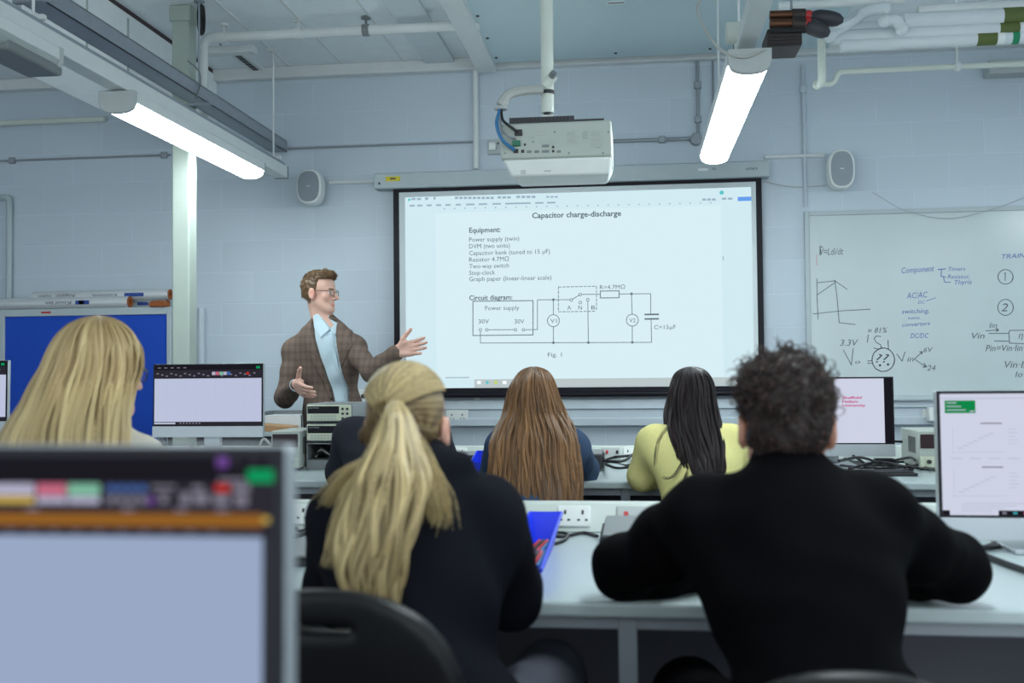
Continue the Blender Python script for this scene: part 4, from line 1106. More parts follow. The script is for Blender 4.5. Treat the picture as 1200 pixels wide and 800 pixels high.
def logo(r, tx):
    r('page_white', 0, .935, 0, 1, 0); r('ui_dark2', .935, 1, 0, 1, 0)
    for i, s_ in enumerate(('Sheffield', 'Hallam', 'University')): tx('ui_logo', s_, .60, .60 + (.155, .125, .185)[i], .315 + .06 * i, .040, .022)
def document(r, tx):
    r('page_white', 0, 1, 0, 1, 0); r('ui_line', 0, 1, .035, .042); r('ui_head', .02, .15, .055, .16, 1)
    for i in range(3): r('ui_line', .028, .07 + .02 * i, .07 + .03 * i, .078 + .03 * i, 2)
    r('ui_line', .125, .145, .14, .15, 2)
    for x0 in (.03, .37, .71):
        for y0 in (.24, .60):
            r('ui_grey', x0 + .14, x0 + .23, y0 + .0, y0 + .010); r('ui_line', x0 + .01, x0 + .24, y0 + .24, y0 + .243); r('ui_line', x0 + .02, x0 + .0215, y0 + .03, y0 + .26)
            for i in range(7): r('ui_line', x0 + .04 + .022 * i, x0 + .064 + .022 * i, y0 + .205 - .02 * i, y0 + .212 - .02 * i)
            for i in range(5): r('ui_line', x0 + .255, x0 + .255 + .03 + .01 * (i % 2), y0 + .05 + .03 * i, y0 + .055 + .03 * i)
    for i in range(8): r('ui_line', .04 + .08 * i, .09 + .08 * i, .53, .537)
    for i in range(4): r('ui_line', .08, .36 - .05 * i, .90 + .02 * i, .905 + .02 * i)
    r('ui_dark2', 0, .03, .96, 1, 1); r('ui_dark2', .235, 1, .96, 1, 1)
    for i in range(6): r(('ui_grey', 'ui_tcol', 'ui_pink', 'ui_lilac', 'ui_gold', 'ui_blue')[i], .25 + .045 * i, .268 + .045 * i, .97, .99, 2)

AYb = 4.93
a = W(179, 425, AYb); b = W(309, 427, AYb); bz = W(245, 426, AYb).z
aio(((a.x + b.x) / 2, AYb, BZ), bz, 'monitor with a dark-ribbon spreadsheet, standing right of the blue display board', spreadsheet('page_blue'), .02)
b = W(1047, 441, AYb); aio((b.x - AW / 2, AYb, BZ), b.z, 'monitor showing a magenta university logo, behind the curly-haired man', logo, .02)
b = W(9, 422, AYb); aio((b.x - AW / 2, AYb, BZ), b.z, 'monitor cut off by the left edge of the picture', spreadsheet('page_blue'), .02)
a = W(1097, 457.7, 2.66); aio((a.x + AW / 2, 2.66, BZ), a.z, 'monitor showing a document with a green header at the right edge', document, .02)
b = W(334, 522, .72); aio((b.x - AW / 2, .72, BZ), b.z, 'large blurred monitor in the near left foreground with an amber bar', near_sheet, .02)

# ================================================================== EQUIPMENT ON THE BENCHES
def cable(label, pts, r=.004, m='cable', nm='cable', group=None):
    t = thing(nm, label, 'cable', pts[0], group=group); MB().tube(catmull(pts, 7), r, 6).build('sheath', m, t); return t
# --- far bench: stack of two multimeters in a grey rack
RY = 4.72
q = W(359, 551, RY); rx0 = q.x; rx1 = W(432, 551, RY).x
t = thing('instrument_rack', 'open grey rack under the two stacked meters on the far bench', 'rack', ((rx0 + rx1) / 2, RY, BZ))
k = MB(); k.box(rx0, rx1, RY, RY + .3, BZ, BZ + .045); k.box(rx0, rx0 + .008, RY, RY + .3, BZ + .045, BZ + .118); k.box(rx1 - .008, rx1, RY, RY + .3, BZ + .045, BZ + .118); k.box(rx0 + .008, rx1 - .008, RY + .29, RY + .3, BZ + .045, BZ + .118); k.box(rx0, rx1, RY, RY + .3, BZ + .118, BZ + .126)
k.build('shelf', 'mid_grey', t, bev=.003)
q = W(366, 541, RY)
t = thing('lead_bundle', 'bundle of grey and black leads inside the open rack under the meters', 'leads', (q.x, RY + .06, BZ + .045))
for i, m in enumerate(('cable', 'cable_grey', 'cable')):
    MB().tube(catmull([(q.x - .03 + .02 * i, RY + .05 + .03 * i, BZ + .053), (q.x + .02, RY + .08, BZ + .075 + .012 * i), (q.x + .07 + .01 * i, RY + .05, BZ + .06), (q.x + .12, RY + .10, BZ + .051)], 6), .006, 6).build('lead', m, t)
def meter(z, label, w=.225, h=.092):
    t = thing('bench_multimeter', label, 'multimeter', (rx0 + w / 2 + .004, RY - .012, z))
    X0 = rx0 + .004; X1 = X0 + w; y = RY - .012
    k = MB(); k.prism([(X0, y, z + .006), (X1, y, z + .006), (X1, y, z + h - .01), (X1 - .006, y, z + h), (X0 + .006, y, z + h), (X0, y, z + h - .01)], (0, .29, 0)); k.build('case', 'mid_grey', t, bev=.004)
    MB().box(X0 + .006, X1 - .006, y - .008, y, z + .012, z + h - .005).build('front_panel', 'psu_cream', t, bev=.003)
    MB().box(X0 + .010, X0 + w * .72, y - .010, y - .007, z + h * .50, z + h - .012).build('display', 'display_glass', t)
    k = MB()
    for i in range(8): k.cbox((X0 + .03 + .016 * i, y - .0095, z + .034), (.011, .004, .006)); k.cbox((X0 + .03 + .016 * i, y - .0095, z + .022), (.011, .004, .006))
    k.build('button', 'grey_plastic', t)
    k = MB()
    for i in range(3):
        for j in range(2): k.cyl((X0 + w * .80 + .022 * j, y - .013, z + h * .25 + .022 * i), (X0 + w * .80 + .022 * j, y - .007, z + h * .25 + .022 * i), .006, seg=12)
    k.build('input_terminal', 'black', t)
    k = MB(); k.text('HEWLETT PACKARD', X0 + .016, z + h - .022, .005, y - .0104, width=.05); k.build('maker_lettering', 'grey_plastic', t)
    k = MB()
    for sx in (X0 + .02, X1 - .02):
        for sy in (y + .02, y + .26): k.cyl((sx, sy, z), (sx, sy, z + .008), .008, seg=10)
    k.build('foot', 'black_soft', t)
    return t
meter(BZ + .126, 'lower cream-fronted bench multimeter, in the middle of the stack')
meter(BZ + .218, 'upper cream-fronted bench multimeter, on top of the stack')
# power supply left of it
q0 = W(318, 550, 4.66); q1 = W(351, 550, 4.66); zt_ = W(330, 510, 4.66).z
def boxpsu(x0, x1, y, dy, z1, label):
    t = thing('power_supply', label, 'power supply', ((x0 + x1) / 2, y, BZ))
    z0 = BZ + .012
    MB().box(x0, x1, y, y + dy, z0, z1).build('case', 'psu', t, bev=.004)
    MB().box(x0 + .008, x1 - .008, y - .006, y, z1 - .075, z1 - .014).build('display', 'display_brown', t)
    MB().box(x0 + .004, x1 - .004, y - .008, y, z0 + .004, z0 + .05).build('control_panel', 'psu_cream', t, bev=.002)
    k = MB()
    for i in range(3): k.cyl((x0 + (x1 - x0) * (.25 + .25 * i), y - .022, z0 + .028), (x0 + (x1 - x0) * (.25 + .25 * i), y - .008, z0 + .028), .009, seg=14)
    k.build('terminal', 'black', t)
    k = MB()
    for i in range(9): k.box(x1 - .0005, x1 + .001, y + .05 + .014 * i, y + .056 + .014 * i, z0 + .06, z1 - .03)
    for i in range(9): k.box(x0 - .001, x0 + .0005, y + .05 + .014 * i, y + .056 + .014 * i, z0 + .06, z1 - .03)
    k.build('vent_slot', 'charcoal', t)
    k = MB()
    for x in (x0 + .02, x1 - .02):
        for yy in (y + .03, y + dy - .03): k.cyl((x, yy, BZ), (x, yy, z0), .01, seg=10)
    k.build('foot', 'black_soft', t)
    return t
boxpsu(q0.x, q1.x, 4.66, .30, zt_ + .02, 'grey boxed power supply with a dark display, left of the stacked meters')
q0 = W(1077, 551, 4.72); zt_ = W(1090, 505, 4.72).z
boxpsu(q0.x, q0.x + .16, 4.72, .30, zt_, 'grey boxed power supply with side vents, behind the right monitor')
def black_unit(x0, x1, y, dy, h, label, fin=True, z=BZ):
    t = thing('bench_instrument', label, 'instrument', ((x0 + x1) / 2, y, z))
    MB().box(x0, x1, y, y + dy, z + .008, z + h).build('case', 'charcoal', t, bev=.005)
    MB().box(x0 + .003, x1 - .003, y + .004, y + dy - .004, z + h, z + h + .003).build('lid', 'mid_grey', t)  # grey sheet paints the reflection on the black top
    k = MB()
    for i in range(7): k.box(x0 - .006, x0, y + .02 + (dy - .05) * i / 7, y + .02 + (dy - .05) * i / 7 + .012, z + .015, z + h - .01)
    for i in range(7): k.box(x1, x1 + .006, y + .02 + (dy - .05) * i / 7, y + .02 + (dy - .05) * i / 7 + .012, z + .015, z + h - .01)
    k.build('cooling_fin', 'black', t)
    k = MB(); n = max(2, int((x1 - x0) / .05))
    for i in range(n): k.cyl((x0 + (x1 - x0) * (i + .5) / n, y - .012, z + h * .5), (x0 + (x1 - x0) * (i + .5) / n, y, z + h * .5), .008, seg=12)
    k.build('terminal', 'black', t)
    k = MB()
    for x in (x0 + .02, x1 - .02):
        for yy in (y + .03, y + dy - .03): k.cyl((x, yy, z), (x, yy, z + .009), .009, seg=10)
    k.build('foot', 'black_soft', t)
    return t
q = W(524, 548, 4.75); q1 = W(561, 548, 4.75)
black_unit(q.x, q1.x, 4.75, .24, .062, 'black instrument on the far bench left of the long-brown-haired girl')
q = W(672, 548, 4.66); q1 = W(705.5, 548, 4.66)
black_unit(q.x, q1.x, 4.66, .28, .075, 'black instrument on the far bench right of the long-brown-haired girl')
t = None
def bin_(x0, x1, y0, y1, h, label, flare=.02, z=BZ, items=()):
    t = thing('storage_bin', label, 'bin', ((x0 + x1) / 2, (y0 + y1) / 2, z))
    o = [(x0 + flare, y0 + flare), (x1 - flare, y0 + flare), (x1 - flare, y1 - flare), (x0 + flare, y1 - flare)]; O = [(x0, y0), (x1, y0), (x1, y1), (x0, y1)]
    w_ = .004; i_ = [(o[0][0] + w_, o[0][1] + w_), (o[1][0] - w_, o[1][1] + w_), (o[2][0] - w_, o[2][1] - w_), (o[3][0] + w_, o[3][1] - w_)]; I_ = [(x0 + w_, y0 + w_), (x1 - w_, y0 + w_), (x1 - w_, y1 - w_), (x0 + w_, y1 - w_)]
    fr = [h * .6, h * .6, h, h]
    vs = [(p[0], p[1], z) for p in o] + [(p[0], p[1], z + fr[i]) for i, p in enumerate(O)] + [(p[0], p[1], z + fr[i]) for i, p in enumerate(I_)] + [(p[0], p[1], z + w_) for p in i_]
    fs = [[3, 2, 1, 0]]
    for i in range(4):
        j = (i + 1) % 4; fs += [[i, j, 4 + j, 4 + i], [4 + i, 4 + j, 8 + j, 8 + i], [8 + i, 8 + j, 12 + j, 12 + i]]
    fs.append([12, 13, 14, 15])
    MB().add(vs, fs).build('tub', 'blue_bin', t)
    MB().tube([(x0, y0, z + fr[0]), (x1, y0, z + fr[1]), (x1, y1, z + h), (x0, y1, z + h)], .004, 6, closed=True).build('rim', 'blue_bin', t)
    return t
bx_a = W(600, 640, 2.6).x; bx_b = W(648, 640, 2.6).x
bin_(bx_a + .035, bx_b + .016, 2.10, 2.70, .085, 'blue plastic parts bin at the elbow of the girl with the ponytail')
for i, (m, c) in enumerate((('red', 'red'), ('cable', 'black'), ('red', 'red'), ('cable_blue', 'blue'))):
    xx = bx_a + .060 + .0095 * i; 
    cable(['red test lead lying in the blue parts bin, left of the black one', 'black test lead lying in the blue parts bin', 'red test lead lying in the blue parts bin, right of the black one', 'blue test lead lying in the blue parts bin'][i],
          [(xx, 2.34, BZ + .012), (xx + .012, 2.42, BZ + .03), (xx - .008, 2.5, BZ + .016), (xx + .012, 2.58, BZ + .03), (xx + .002, 2.64, BZ + .014)], .0055, m, 'test_lead')
q = W(560, 540, 4.55)
bin_(q.x - .03, q.x + .09, 4.5, 4.72, .085, 'blue plastic bin on the far bench, half behind the long-brown-haired girl', .012)
qa = W(606, 610, 2.86); qb = W(650, 610, 2.86)
black_unit(qa.x, qb.x, 2.82, .085, .05, 'small black instrument behind the blue parts bin')
qa = W(705, 640, 2.5)
black_unit(qa.x, qa.x + .30, 2.49, .34, .058, 'flat black instrument with a grey reflection painted on top, by the left elbow of the man in black')
# laptop at left of near bench
qa = W(334, 668, 2.36); qb = W(380, 668, 2.36)
t = thing('laptop', 'closed grey laptop with a black front edge left of the girl with the ponytail', 'laptop', ((qa.x + qb.x) / 2, 2.36, BZ))
MB().box(qa.x - .05, qb.x + .17, 2.36, 2.62, BZ, BZ + .02).build('base', 'black', t, bev=.004)
MB().box(qa.x - .05, qb.x + .17, 2.362, 2.62, BZ + .0205, BZ + .028).build('lid', 'mid_grey', t, bev=.003)
# keyboards
def keyboard(x, y, rz, label, w=.43):
    t = thing('keyboard', label, 'keyboard', (x, y, BZ), rz)
    MB().box(-w / 2, w / 2, -.065, .065, 0, .014).build('body', 'black', t, local=True, bev=.004)
    k = MB()
    for j in range(5):
        for i in range(18): k.box(-w / 2 + .012 + .0226 * i, -w / 2 + .031 + .0226 * i, -.055 + .022 * j, -.037 + .022 * j, .014, .019)
    k.build('keys', 'charcoal', t, local=True)
    return t
q = W(1025, 551, 4.50); keyboard(q.x - .05, 4.52, .06, 'black keyboard on the far bench in front of the logo monitor')
# cables
cable('thick straight black cable on the near bench in front of the right edge monitor', [ZP(1147, 648, BZ + .008), ZP(1175, 659, BZ + .008), ZP(1215, 673, BZ + .008)], .008)
def C3(px, py, z=BZ + .005):
    p = ZP(px, py, z)
    return ZP(px, py, BZ + .082) if bb_ - .01 < p.y < bb_ + 1.5 else p
cable('black cable from the blue bin instrument to the flat black instrument', [C3(645, 628), C3(662, 628), C3(684, 624), C3(700, 628)], .005)
cable('looped black cable behind the blue parts bin', [C3(641, 640), C3(662, 632), C3(664, 625), C3(650, 624), C3(640, 630)], .0045)
for i, (lab, pts) in enumerate((('black cable rising from behind the right edge monitor, leftmost', [C3(1128, 641), C3(1135, 628), C3(1148, 640), C3(1168, 640), C3(1200, 628)]),
                                ('black cable looping flat on the bench below the right edge monitor', [C3(1124, 643), C3(1150, 642), C3(1176, 632), C3(1192, 622)]),
                                ('black cable dropping from the bottom left corner of the right edge monitor', [W(1101, 592, 2.72), W(1099, 612, 2.76), C3(1102, 622)]))): cable(lab, pts, .006)
labs = ['short black cable coming from the right of the far black instrument', 'long black cable snaking towards the girl in the yellow top', 'black cable crossing the other two by the yellow top', 'thin black cable nearest the bench edge by the yellow top']
for lab, P in zip(labs, ([(706, 541), (718, 536), (735, 534), (748, 533)], [(706, 542), (722, 548), (738, 547), (752, 545)], [(706, 540), (730, 540), (744, 531), (752, 533)], [(706, 543), (716, 541), (734, 545), (750, 539)])):
    cable(lab, [C3(*p) for p in P], .006)
hp = [[(983, 540), (1010, 536), (1040, 545), (1090, 549)], [(985, 545), (1020, 548), (1060, 541), (1098, 552)], [(990, 537), (1015, 546), (1050, 548), (1085, 543)], [(995, 549), (1030, 541), (1065, 547), (1098, 550)], [(984, 542), (1005, 541), (1035, 551), (1070, 550)], [(1000, 534), (1020, 545), (1045, 540), (1066, 536), (1072, 541), (1060, 548)]]
hl = ['lying farthest back', 'running forward to the grey power supply', 'crossing the middle', 'nearest the keyboard', 'starting lowest on the left', 'curling into a loop on the right']
for i, P in enumerate(hp): cable('black cable in the tangle under the logo monitor, ' + hl[i], [C3(p[0], p[1], BZ + .006 + .009 * (i % 4)) for p in P], .006, group='tangle of cables under the logo monitor')
t = thing('plug_adapter', 'small black power adapter lying behind the cable tangle under the logo monitor', 'adapter', C3(1040, 543))
q = C3(1040, 543); MB().box(q.x - .06, q.x + .03, q.y - .02, q.y + .02, BZ, BZ + .03).build('body', 'black', t, bev=.004)
cable('black cable arching between the logo monitor and the grey power supply', [W(1048, 517, 4.99), W(1062, 518, 5.0), W(1078, 522, 5.02)], .006)
for i, P in enumerate(([(228, 527), (222, 519), (226, 511)], [(240, 527), (246, 518), (244, 511)], [(303, 524), (309, 514), (318, 522)])):
    cable(['white cable hanging under the spreadsheet monitor, leftmost', 'white cable hanging under the spreadsheet monitor, next to the first', 'pale looped cable left of the grey power supply'][i], [W(p[0], p[1], 4.99) for p in P], .006, 'cable_grey')
for i, P in enumerate(([(338, 606), (346, 616), (352, 622), (366, 614)], [(340, 630), (352, 627), (364, 624)], [(342, 596), (344, 606), (341, 620), (346, 628)])):
    cable(['black cable on the near bench beside the foreground monitor, uppermost', 'thick black cable on the near bench behind the closed laptop', 'thin grey cable hanging over the trunking beside the foreground monitor'][i], [C3(p[0], p[1], BZ + (.005 if i < 2 else .02)) for p in P], (.004, .007, .003)[i], 'cable' if i < 2 else 'cable_grey')
# ================================================================== CHAIRS
def plate(S, c, a, b, th, bend, e=2.5, hole=None, tilt=0.0, flat=False):
    c = np.array(c, float); ct, st = math.cos(tilt), math.sin(tilt)
    def fn(X, Y, Z):
        x = X - c[0]; y0 = Y - c[1]; z0 = Z - c[2]
        y = y0 * ct + z0 * st; z = -y0 * st + z0 * ct
        if flat: y, z = z, y
        q = ((np.abs(x) / a) ** e + (np.abs(z) / b) ** e) ** (1 / e); d2 = (q - 1) * min(a, b) + .012
        if hole is not None:
            hx = np.maximum(np.abs(x) - hole[1], 0); d2 = np.maximum(d2, -(np.sqrt(hx ** 2 + (z - hole[0]) ** 2) - hole[2]))
        dy = np.abs(y - bend * x * x) - th + .012
        return np.minimum(np.maximum(d2, dy), 0) + np.sqrt(np.maximum(d2, 0) ** 2 + np.maximum(dy, 0) ** 2) - .012
    r = max(a, b) + .06
    return S._a(fn, c - r, c + r, .004, 'u')
def lab_chair(x, y, rz, top, seat, label, a_=.185):
    """adjustable laboratory chair facing +y; its backrest stands .25 behind the seat centre"""
    t = thing('lab_chair', label, 'chair', (x, y, 0), rz)
    def place(S, nm, res, m):
        v, f = S.surf(res); R = np.array(MW[t.name], float); v = v @ R[:3, :3].T + R[:3, 3]
        return mesh_np(nm, v, f, m, t)
    S_ = Sdf(); plate(S_, (0, -.25, top - .17), a_, .175, .017, .55, 2.3, hole=(.125, .032, .017), tilt=.10); place(S_, 'backrest', .006, 'chair')
    S_ = Sdf(); plate(S_, (0, 0, seat - .02), .215, .205, .022, -.15, 2.8, flat=True); place(S_, 'seat', .008, 'chair')
    k = MB(); k.tube(catmull([(0, -.05, seat - .06), (0, -.22, seat - .05), (0, -.285, seat + .04), (0, -.275, top - .2)], 6), .018, 8); k.box(-.06, .06, -.30, -.265, top - .26, top - .16); k.build('back_bracket', 'chair', t, local=True, bev=.006)
    MB().cyl((0, 0, .10), (0, 0, seat - .04), .025, seg=16).build('gas_post', 'charcoal', t, local=True)
    MB().cyl((0, 0, seat - .07), (0, 0, seat - .035), .07, seg=20).build('seat_plate', 'black', t, local=True)
    for i in range(5):
        an = 2 * PI * i / 5 + .3; d = V((math.cos(an), math.sin(an), 0))
        lg = MB().tube([d * .02 + V((0, 0, .11)), d * .15 + V((0, 0, .095)), d * .27 + V((0, 0, .06))], [.03, .024, .018], 10).build('leg', 'black', t, local=True)
        MB().cyl(d * .265 + V((0, 0, 0)), d * .265 + V((0, 0, .065)), .022, .014, 12).build('glide', 'black_soft', lg, local=True)
    return t

# ================================================================== PEOPLE
def npv(*a): return np.array(a if len(a) > 1 else a[0], float)
def rotm(yaw, pitch=0, roll=0):
    c, s = math.cos, math.sin
    Rz = np.array([[c(yaw), -s(yaw), 0], [s(yaw), c(yaw), 0], [0, 0, 1]]); Rx = np.array([[1, 0, 0], [0, c(-pitch), -s(-pitch)], [0, s(-pitch), c(-pitch)]]); Ry = np.array([[c(roll), 0, s(roll)], [0, 1, 0], [-s(roll), 0, c(roll)]])
    return Rz @ Rx @ Ry
class Head:
    def __init__(s, o, yaw=0, pitch=0, roll=0, sc=1.0): s.o = npv(o); s.R = rotm(yaw, pitch, roll); s.sc = sc
    def w(s, *p): return s.o + s.R @ (npv(*p) * s.sc)
    def local(s, v): return ((v - s.o) @ s.R) / s.sc
    def ell(s, S, c, r, k=.02, op='u', g=0): S.ell(s.w(*c), npv(*r) * s.sc + g, s.R, k * s.sc, op)
    def cap(s, S, a, b, ra, rb=None, k=.01, op='u'): S.cap(s.w(*a), s.w(*b), ra * s.sc, (ra if rb is None else rb) * s.sc, k * s.sc, op)
    def add(s, S):
        s.ell(S, (0, -.014, .045), (.074, .095, .084)); s.ell(S, (0, .036, -.03), (.056, .058, .085), .03); s.ell(S, (0, .042, .045), (.062, .05, .055), .02)
        s.cap(S, (-.012, .074, -.097), (.012, .074, -.097), .019, k=.025)
        for x in (-1, 1):
            s.cap(S, (.052 * x, .005, -.05), (.03 * x, .06, -.09), .017, .014, .03)
            s.cap(S, (.012 * x, .089, .024), (.042 * x, .078, .021), .010, .007, .012)
            s.ell(S, (.040 * x, .066, -.022), (.022, .02, .02), .02)
            s.ell(S, (.031 * x, .099, .003), (.015, .012, .009), .010, 's'); s.ell(S, (.031 * x, .0775, .003), (.013, .013, .012), .002)
            s.cap(S, (.014 * x, .099, -.034), (.010 * x, .102, -.033), .0075, k=.006)
            s.ell(S, (.083 * x, -.008, -.004), (.010, .021, .034), .006); s.ell(S, (.092 * x, -.004, -.002), (.006, .011, .02), .004, 's'); s.ell(S, (.079 * x, .0, -.03), (.007, .009, .012), .005)
        s.cap(S, (0, .090, .016), (0, .119, -.028), .0075, .0115, .010)
        s.cap(S, (-.019, .087, -.061), (.019, .087, -.061), .0055, k=.006); s.cap(S, (0, .093, -.061), (0, .093, -.061), .007, k=.008)
        s.cap(S, (-.015, .087, -.073), (.015, .087, -.073), .0075, k=.006); s.cap(S, (-.022, .101, -.0668), (.022, .101, -.0668), .0028, k=.003, op='s')
    def colours(s, v, skin, hairc):
        q = s.local(v); x = np.abs(q[:, 0]); c = np.tile(npv(*skin), (len(v), 1))
        m = (x < .023) & (np.abs(q[:, 2] + .067) < .0105 - .2 * np.maximum(x - .01, 0)) & (q[:, 1] > .078); c[m] = c[m] * npv(.92, .66, .66)
        m = (x > .012) & (x < .047) & (np.abs(q[:, 2] - .025 + .1 * np.maximum(x - .035, 0)) < .0045) & (q[:, 1] > .06); c[m] = npv(*hairc)
        e = np.sqrt((x - .031) ** 2 + (q[:, 1] - .0775) ** 2 + (q[:, 2] - .003) ** 2); m = (e < .0142) & (np.abs(q[:, 2] - .003) < .006) & (q[:, 1] > .08); c[m] = npv(.62, .62, .60)
        m = m & (np.sqrt((x - .031) ** 2 + (q[:, 2] - .003) ** 2) < .0055); c[m] = npv(.06, .05, .045)
        ear = np.exp(-((x - .082) / .01) ** 2 - (q[:, 1] / .03) ** 2 - ((q[:, 2] + .005) / .04) ** 2)[:, None]; c = c * (1 - ear * npv(0, .28, .30))
        ck = np.exp(-((x - .04) / .02) ** 2 - ((q[:, 1] - .075) / .03) ** 2 - ((q[:, 2] + .025) / .02) ** 2)[:, None]; c = c * (1 - ck * npv(0, .14, .14))
        return c

def hand(S, wrist, fdir, pn, side, curl=(.25, .35, .3), thumb=.8, spread=.08, sc=1.0, extra=(0, 0, 0, 0)):
    """palm, four fingers and a thumb; fdir along the fingers, pn out of the palm, side = +-1 thumb side of fdir x pn"""
    w = npv(wrist); y = npv(fdir) / np.linalg.norm(fdir); n = npv(pn); n = n - y * (n @ y); n /= np.linalg.norm(n); t = np.cross(y, n) * side
    P = lambda a, b, c: w + (t * a + y * b + n * c) * sc
    xs = (.030, .010, -.010, -.029); ln = (.070, .079, .073, .057)
    for i, x in enumerate(xs):
        S.cap(P(x * .55, .0, 0), P(x, .088 - .012 * (i == 3) - .004 * (i == 0), 0), .0145 * sc, .0115 * sc, .012)
    S.cap(P(.018, .012, .004), P(.034, .05, .010), .016 * sc, .013 * sc, .012); S.cap(P(-.02, .012, .004), P(-.026, .055, .004), .015 * sc, .012 * sc, .012)
    for i, x in enumerate(xs):
        a = spread * (1.5 - i); d0 = y * math.cos(a) + t * math.sin(a); p = P(x, .086 - .012 * (i == 3), 0); b = 0; r = (.0098, .0102, .0096, .0084)[i] * sc
        for j, fr in enumerate((.46, .30, .24)):
            b += curl[j] + extra[i] * (.5 if j else 1); d = d0 * math.cos(b) + n * math.sin(b); q = p + d * ln[i] * fr * sc; S.cap(p, q, r, r * .92, .004); p = q; r *= .92
    a = thumb; d = y * math.cos(a) + t * math.sin(a)
    p0 = P(.020, .018, .006); p1 = p0 + (d * .042 + n * .006) * sc; a2 = thumb * .75; d2 = y * math.cos(a2) + t * math.sin(a2); p2 = p1 + d2 * .034 * sc; a3 = thumb * .62; d3 = y * math.cos(a3) + t * math.sin(a3); p3 = p2 + d3 * .026 * sc
    S.chain([p0, p1, p2, p3], [.0155 * sc, .0122 * sc, .0108 * sc, .009 * sc], .006)

class J: pass
def frame(j):
    j.x = (j.sR - j.sL) / np.linalg.norm(j.sR - j.sL); j.up = (j.nb - j.pc) / np.linalg.norm(j.nb - j.pc); j.f = np.cross(j.up, j.x); j.f /= np.linalg.norm(j.f); j.x = np.cross(j.f, j.up)
    j.T = np.stack([j.x, j.f, j.up], 1); j.sw = np.linalg.norm(j.sR - j.sL) / 2
def torso(S, j, g=0.0, bulk=1.0, low=True):
    L = np.linalg.norm(j.nb - j.pc); at = lambda u: j.pc + j.up * L * u
    S.ell(at(.70) + j.f * .005, (j.sw * .86 * bulk, .108 * bulk, L * .36), j.T, .05, grow=g)
    S.ell(at(.36), (j.sw * .80 * bulk, .100 * bulk, L * .40), j.T, .06, grow=g)
    if low: S.ell(at(.04), (.160, .125, .13), j.T, .06, grow=g)
    for s_ in (j.sL, j.sR):
        S.cap(j.nb - j.up * .045, s_, .052 + g, .058 + g, .04)
        S.cap(at(.62) + (s_ - j.nb) * .5, s_, .075 + g, .06 + g, .05)
def arm(S, s_, e, w, g=0.0, r=(.056, .047, .034), k=.03):
    m = s_ * .55 + e * .45; fm = e * .62 + w * .38
    S.chain([s_, m, e], [r[0] + g, r[0] * .93 + g, r[1] + g], k); S.chain([e, fm, w], [r[1] + g, r[1] * .96 + g, r[2] + g], k)
def leg(S, h, kn, an, g=0.0, r=(.085, .06, .042)):
    cf = kn * .68 + an * .32
    S.chain([h, kn], [r[0] + g, r[1] + g], .04); S.chain([kn, cf, an], [r[1] + g, r[1] * .95 + g, r[2] + g], .03)
def shoe(S, an, d):
    d = npv(d); d = d / np.linalg.norm(d); b = npv(an[0], an[1], .035)
    S.cap(b - d * .05, b + d * .13, .038, .034, .02); S.cap(b - d * .03, npv(an[0], an[1], an[2] + .01), .04, .045, .03)
    S.half([((0, 0, .002), (0, 0, -1))], b - .3, b + .3, .004, 'i')
    S.p[-1] = (lambda X, Y, Z: -(Z - .002) + 0 * X + 0 * Y, b - .3, b + .3, .006, 'i')
def skin_mat(): 
    m = mat('skin', (.6, .4, .3), .5, attr=True, spec=.35)
    b = m.node_tree.nodes['Principled BSDF']; b.inputs['Subsurface Weight'].default_value = .12; b.inputs['Subsurface Radius'].default_value = (.9, .35, .2); b.inputs['Subsurface Scale'].default_value = .008
    return m
M['skin'] = skin_mat()
SKIN = s2l(214, 172, 152); SKIN2 = s2l(196, 150, 128)
def cloth(name, col, rough=.85, var=.15, scale=220, bump=.25, bscale=500): return mat(name, s2l(*col), rough, var=var, scale=scale, bump=bump, bscale=bscale, spec=.05)
M['black_knit'] = cloth('black knit', (9, 8, 11)); M['navy'] = cloth('black navy sweatshirt cloth', (21, 22, 29)); M['trouser_dark'] = cloth('dark trouser cloth', (13, 13, 16)); M['trouser_grey'] = cloth('grey trouser cloth', (80, 82, 92))
M['yellow_knit'] = cloth('pale yellow knit', (238, 230, 156), bump=.5, bscale=260); M['blue_grey'] = cloth('blue grey denim cloth', (66, 84, 112)); M['charcoal_cloth'] = cloth('charcoal jacket cloth', (50, 52, 60)); M['cream_knit'] = cloth('cream knit', (206, 200, 184))
M['shirt'] = cloth('pale blue shirt cotton', (192, 212, 222), .8, .04, 60, .1, 300); M['shoe'] = mat('dark shoe leather', s2l(30, 26, 26), .4)

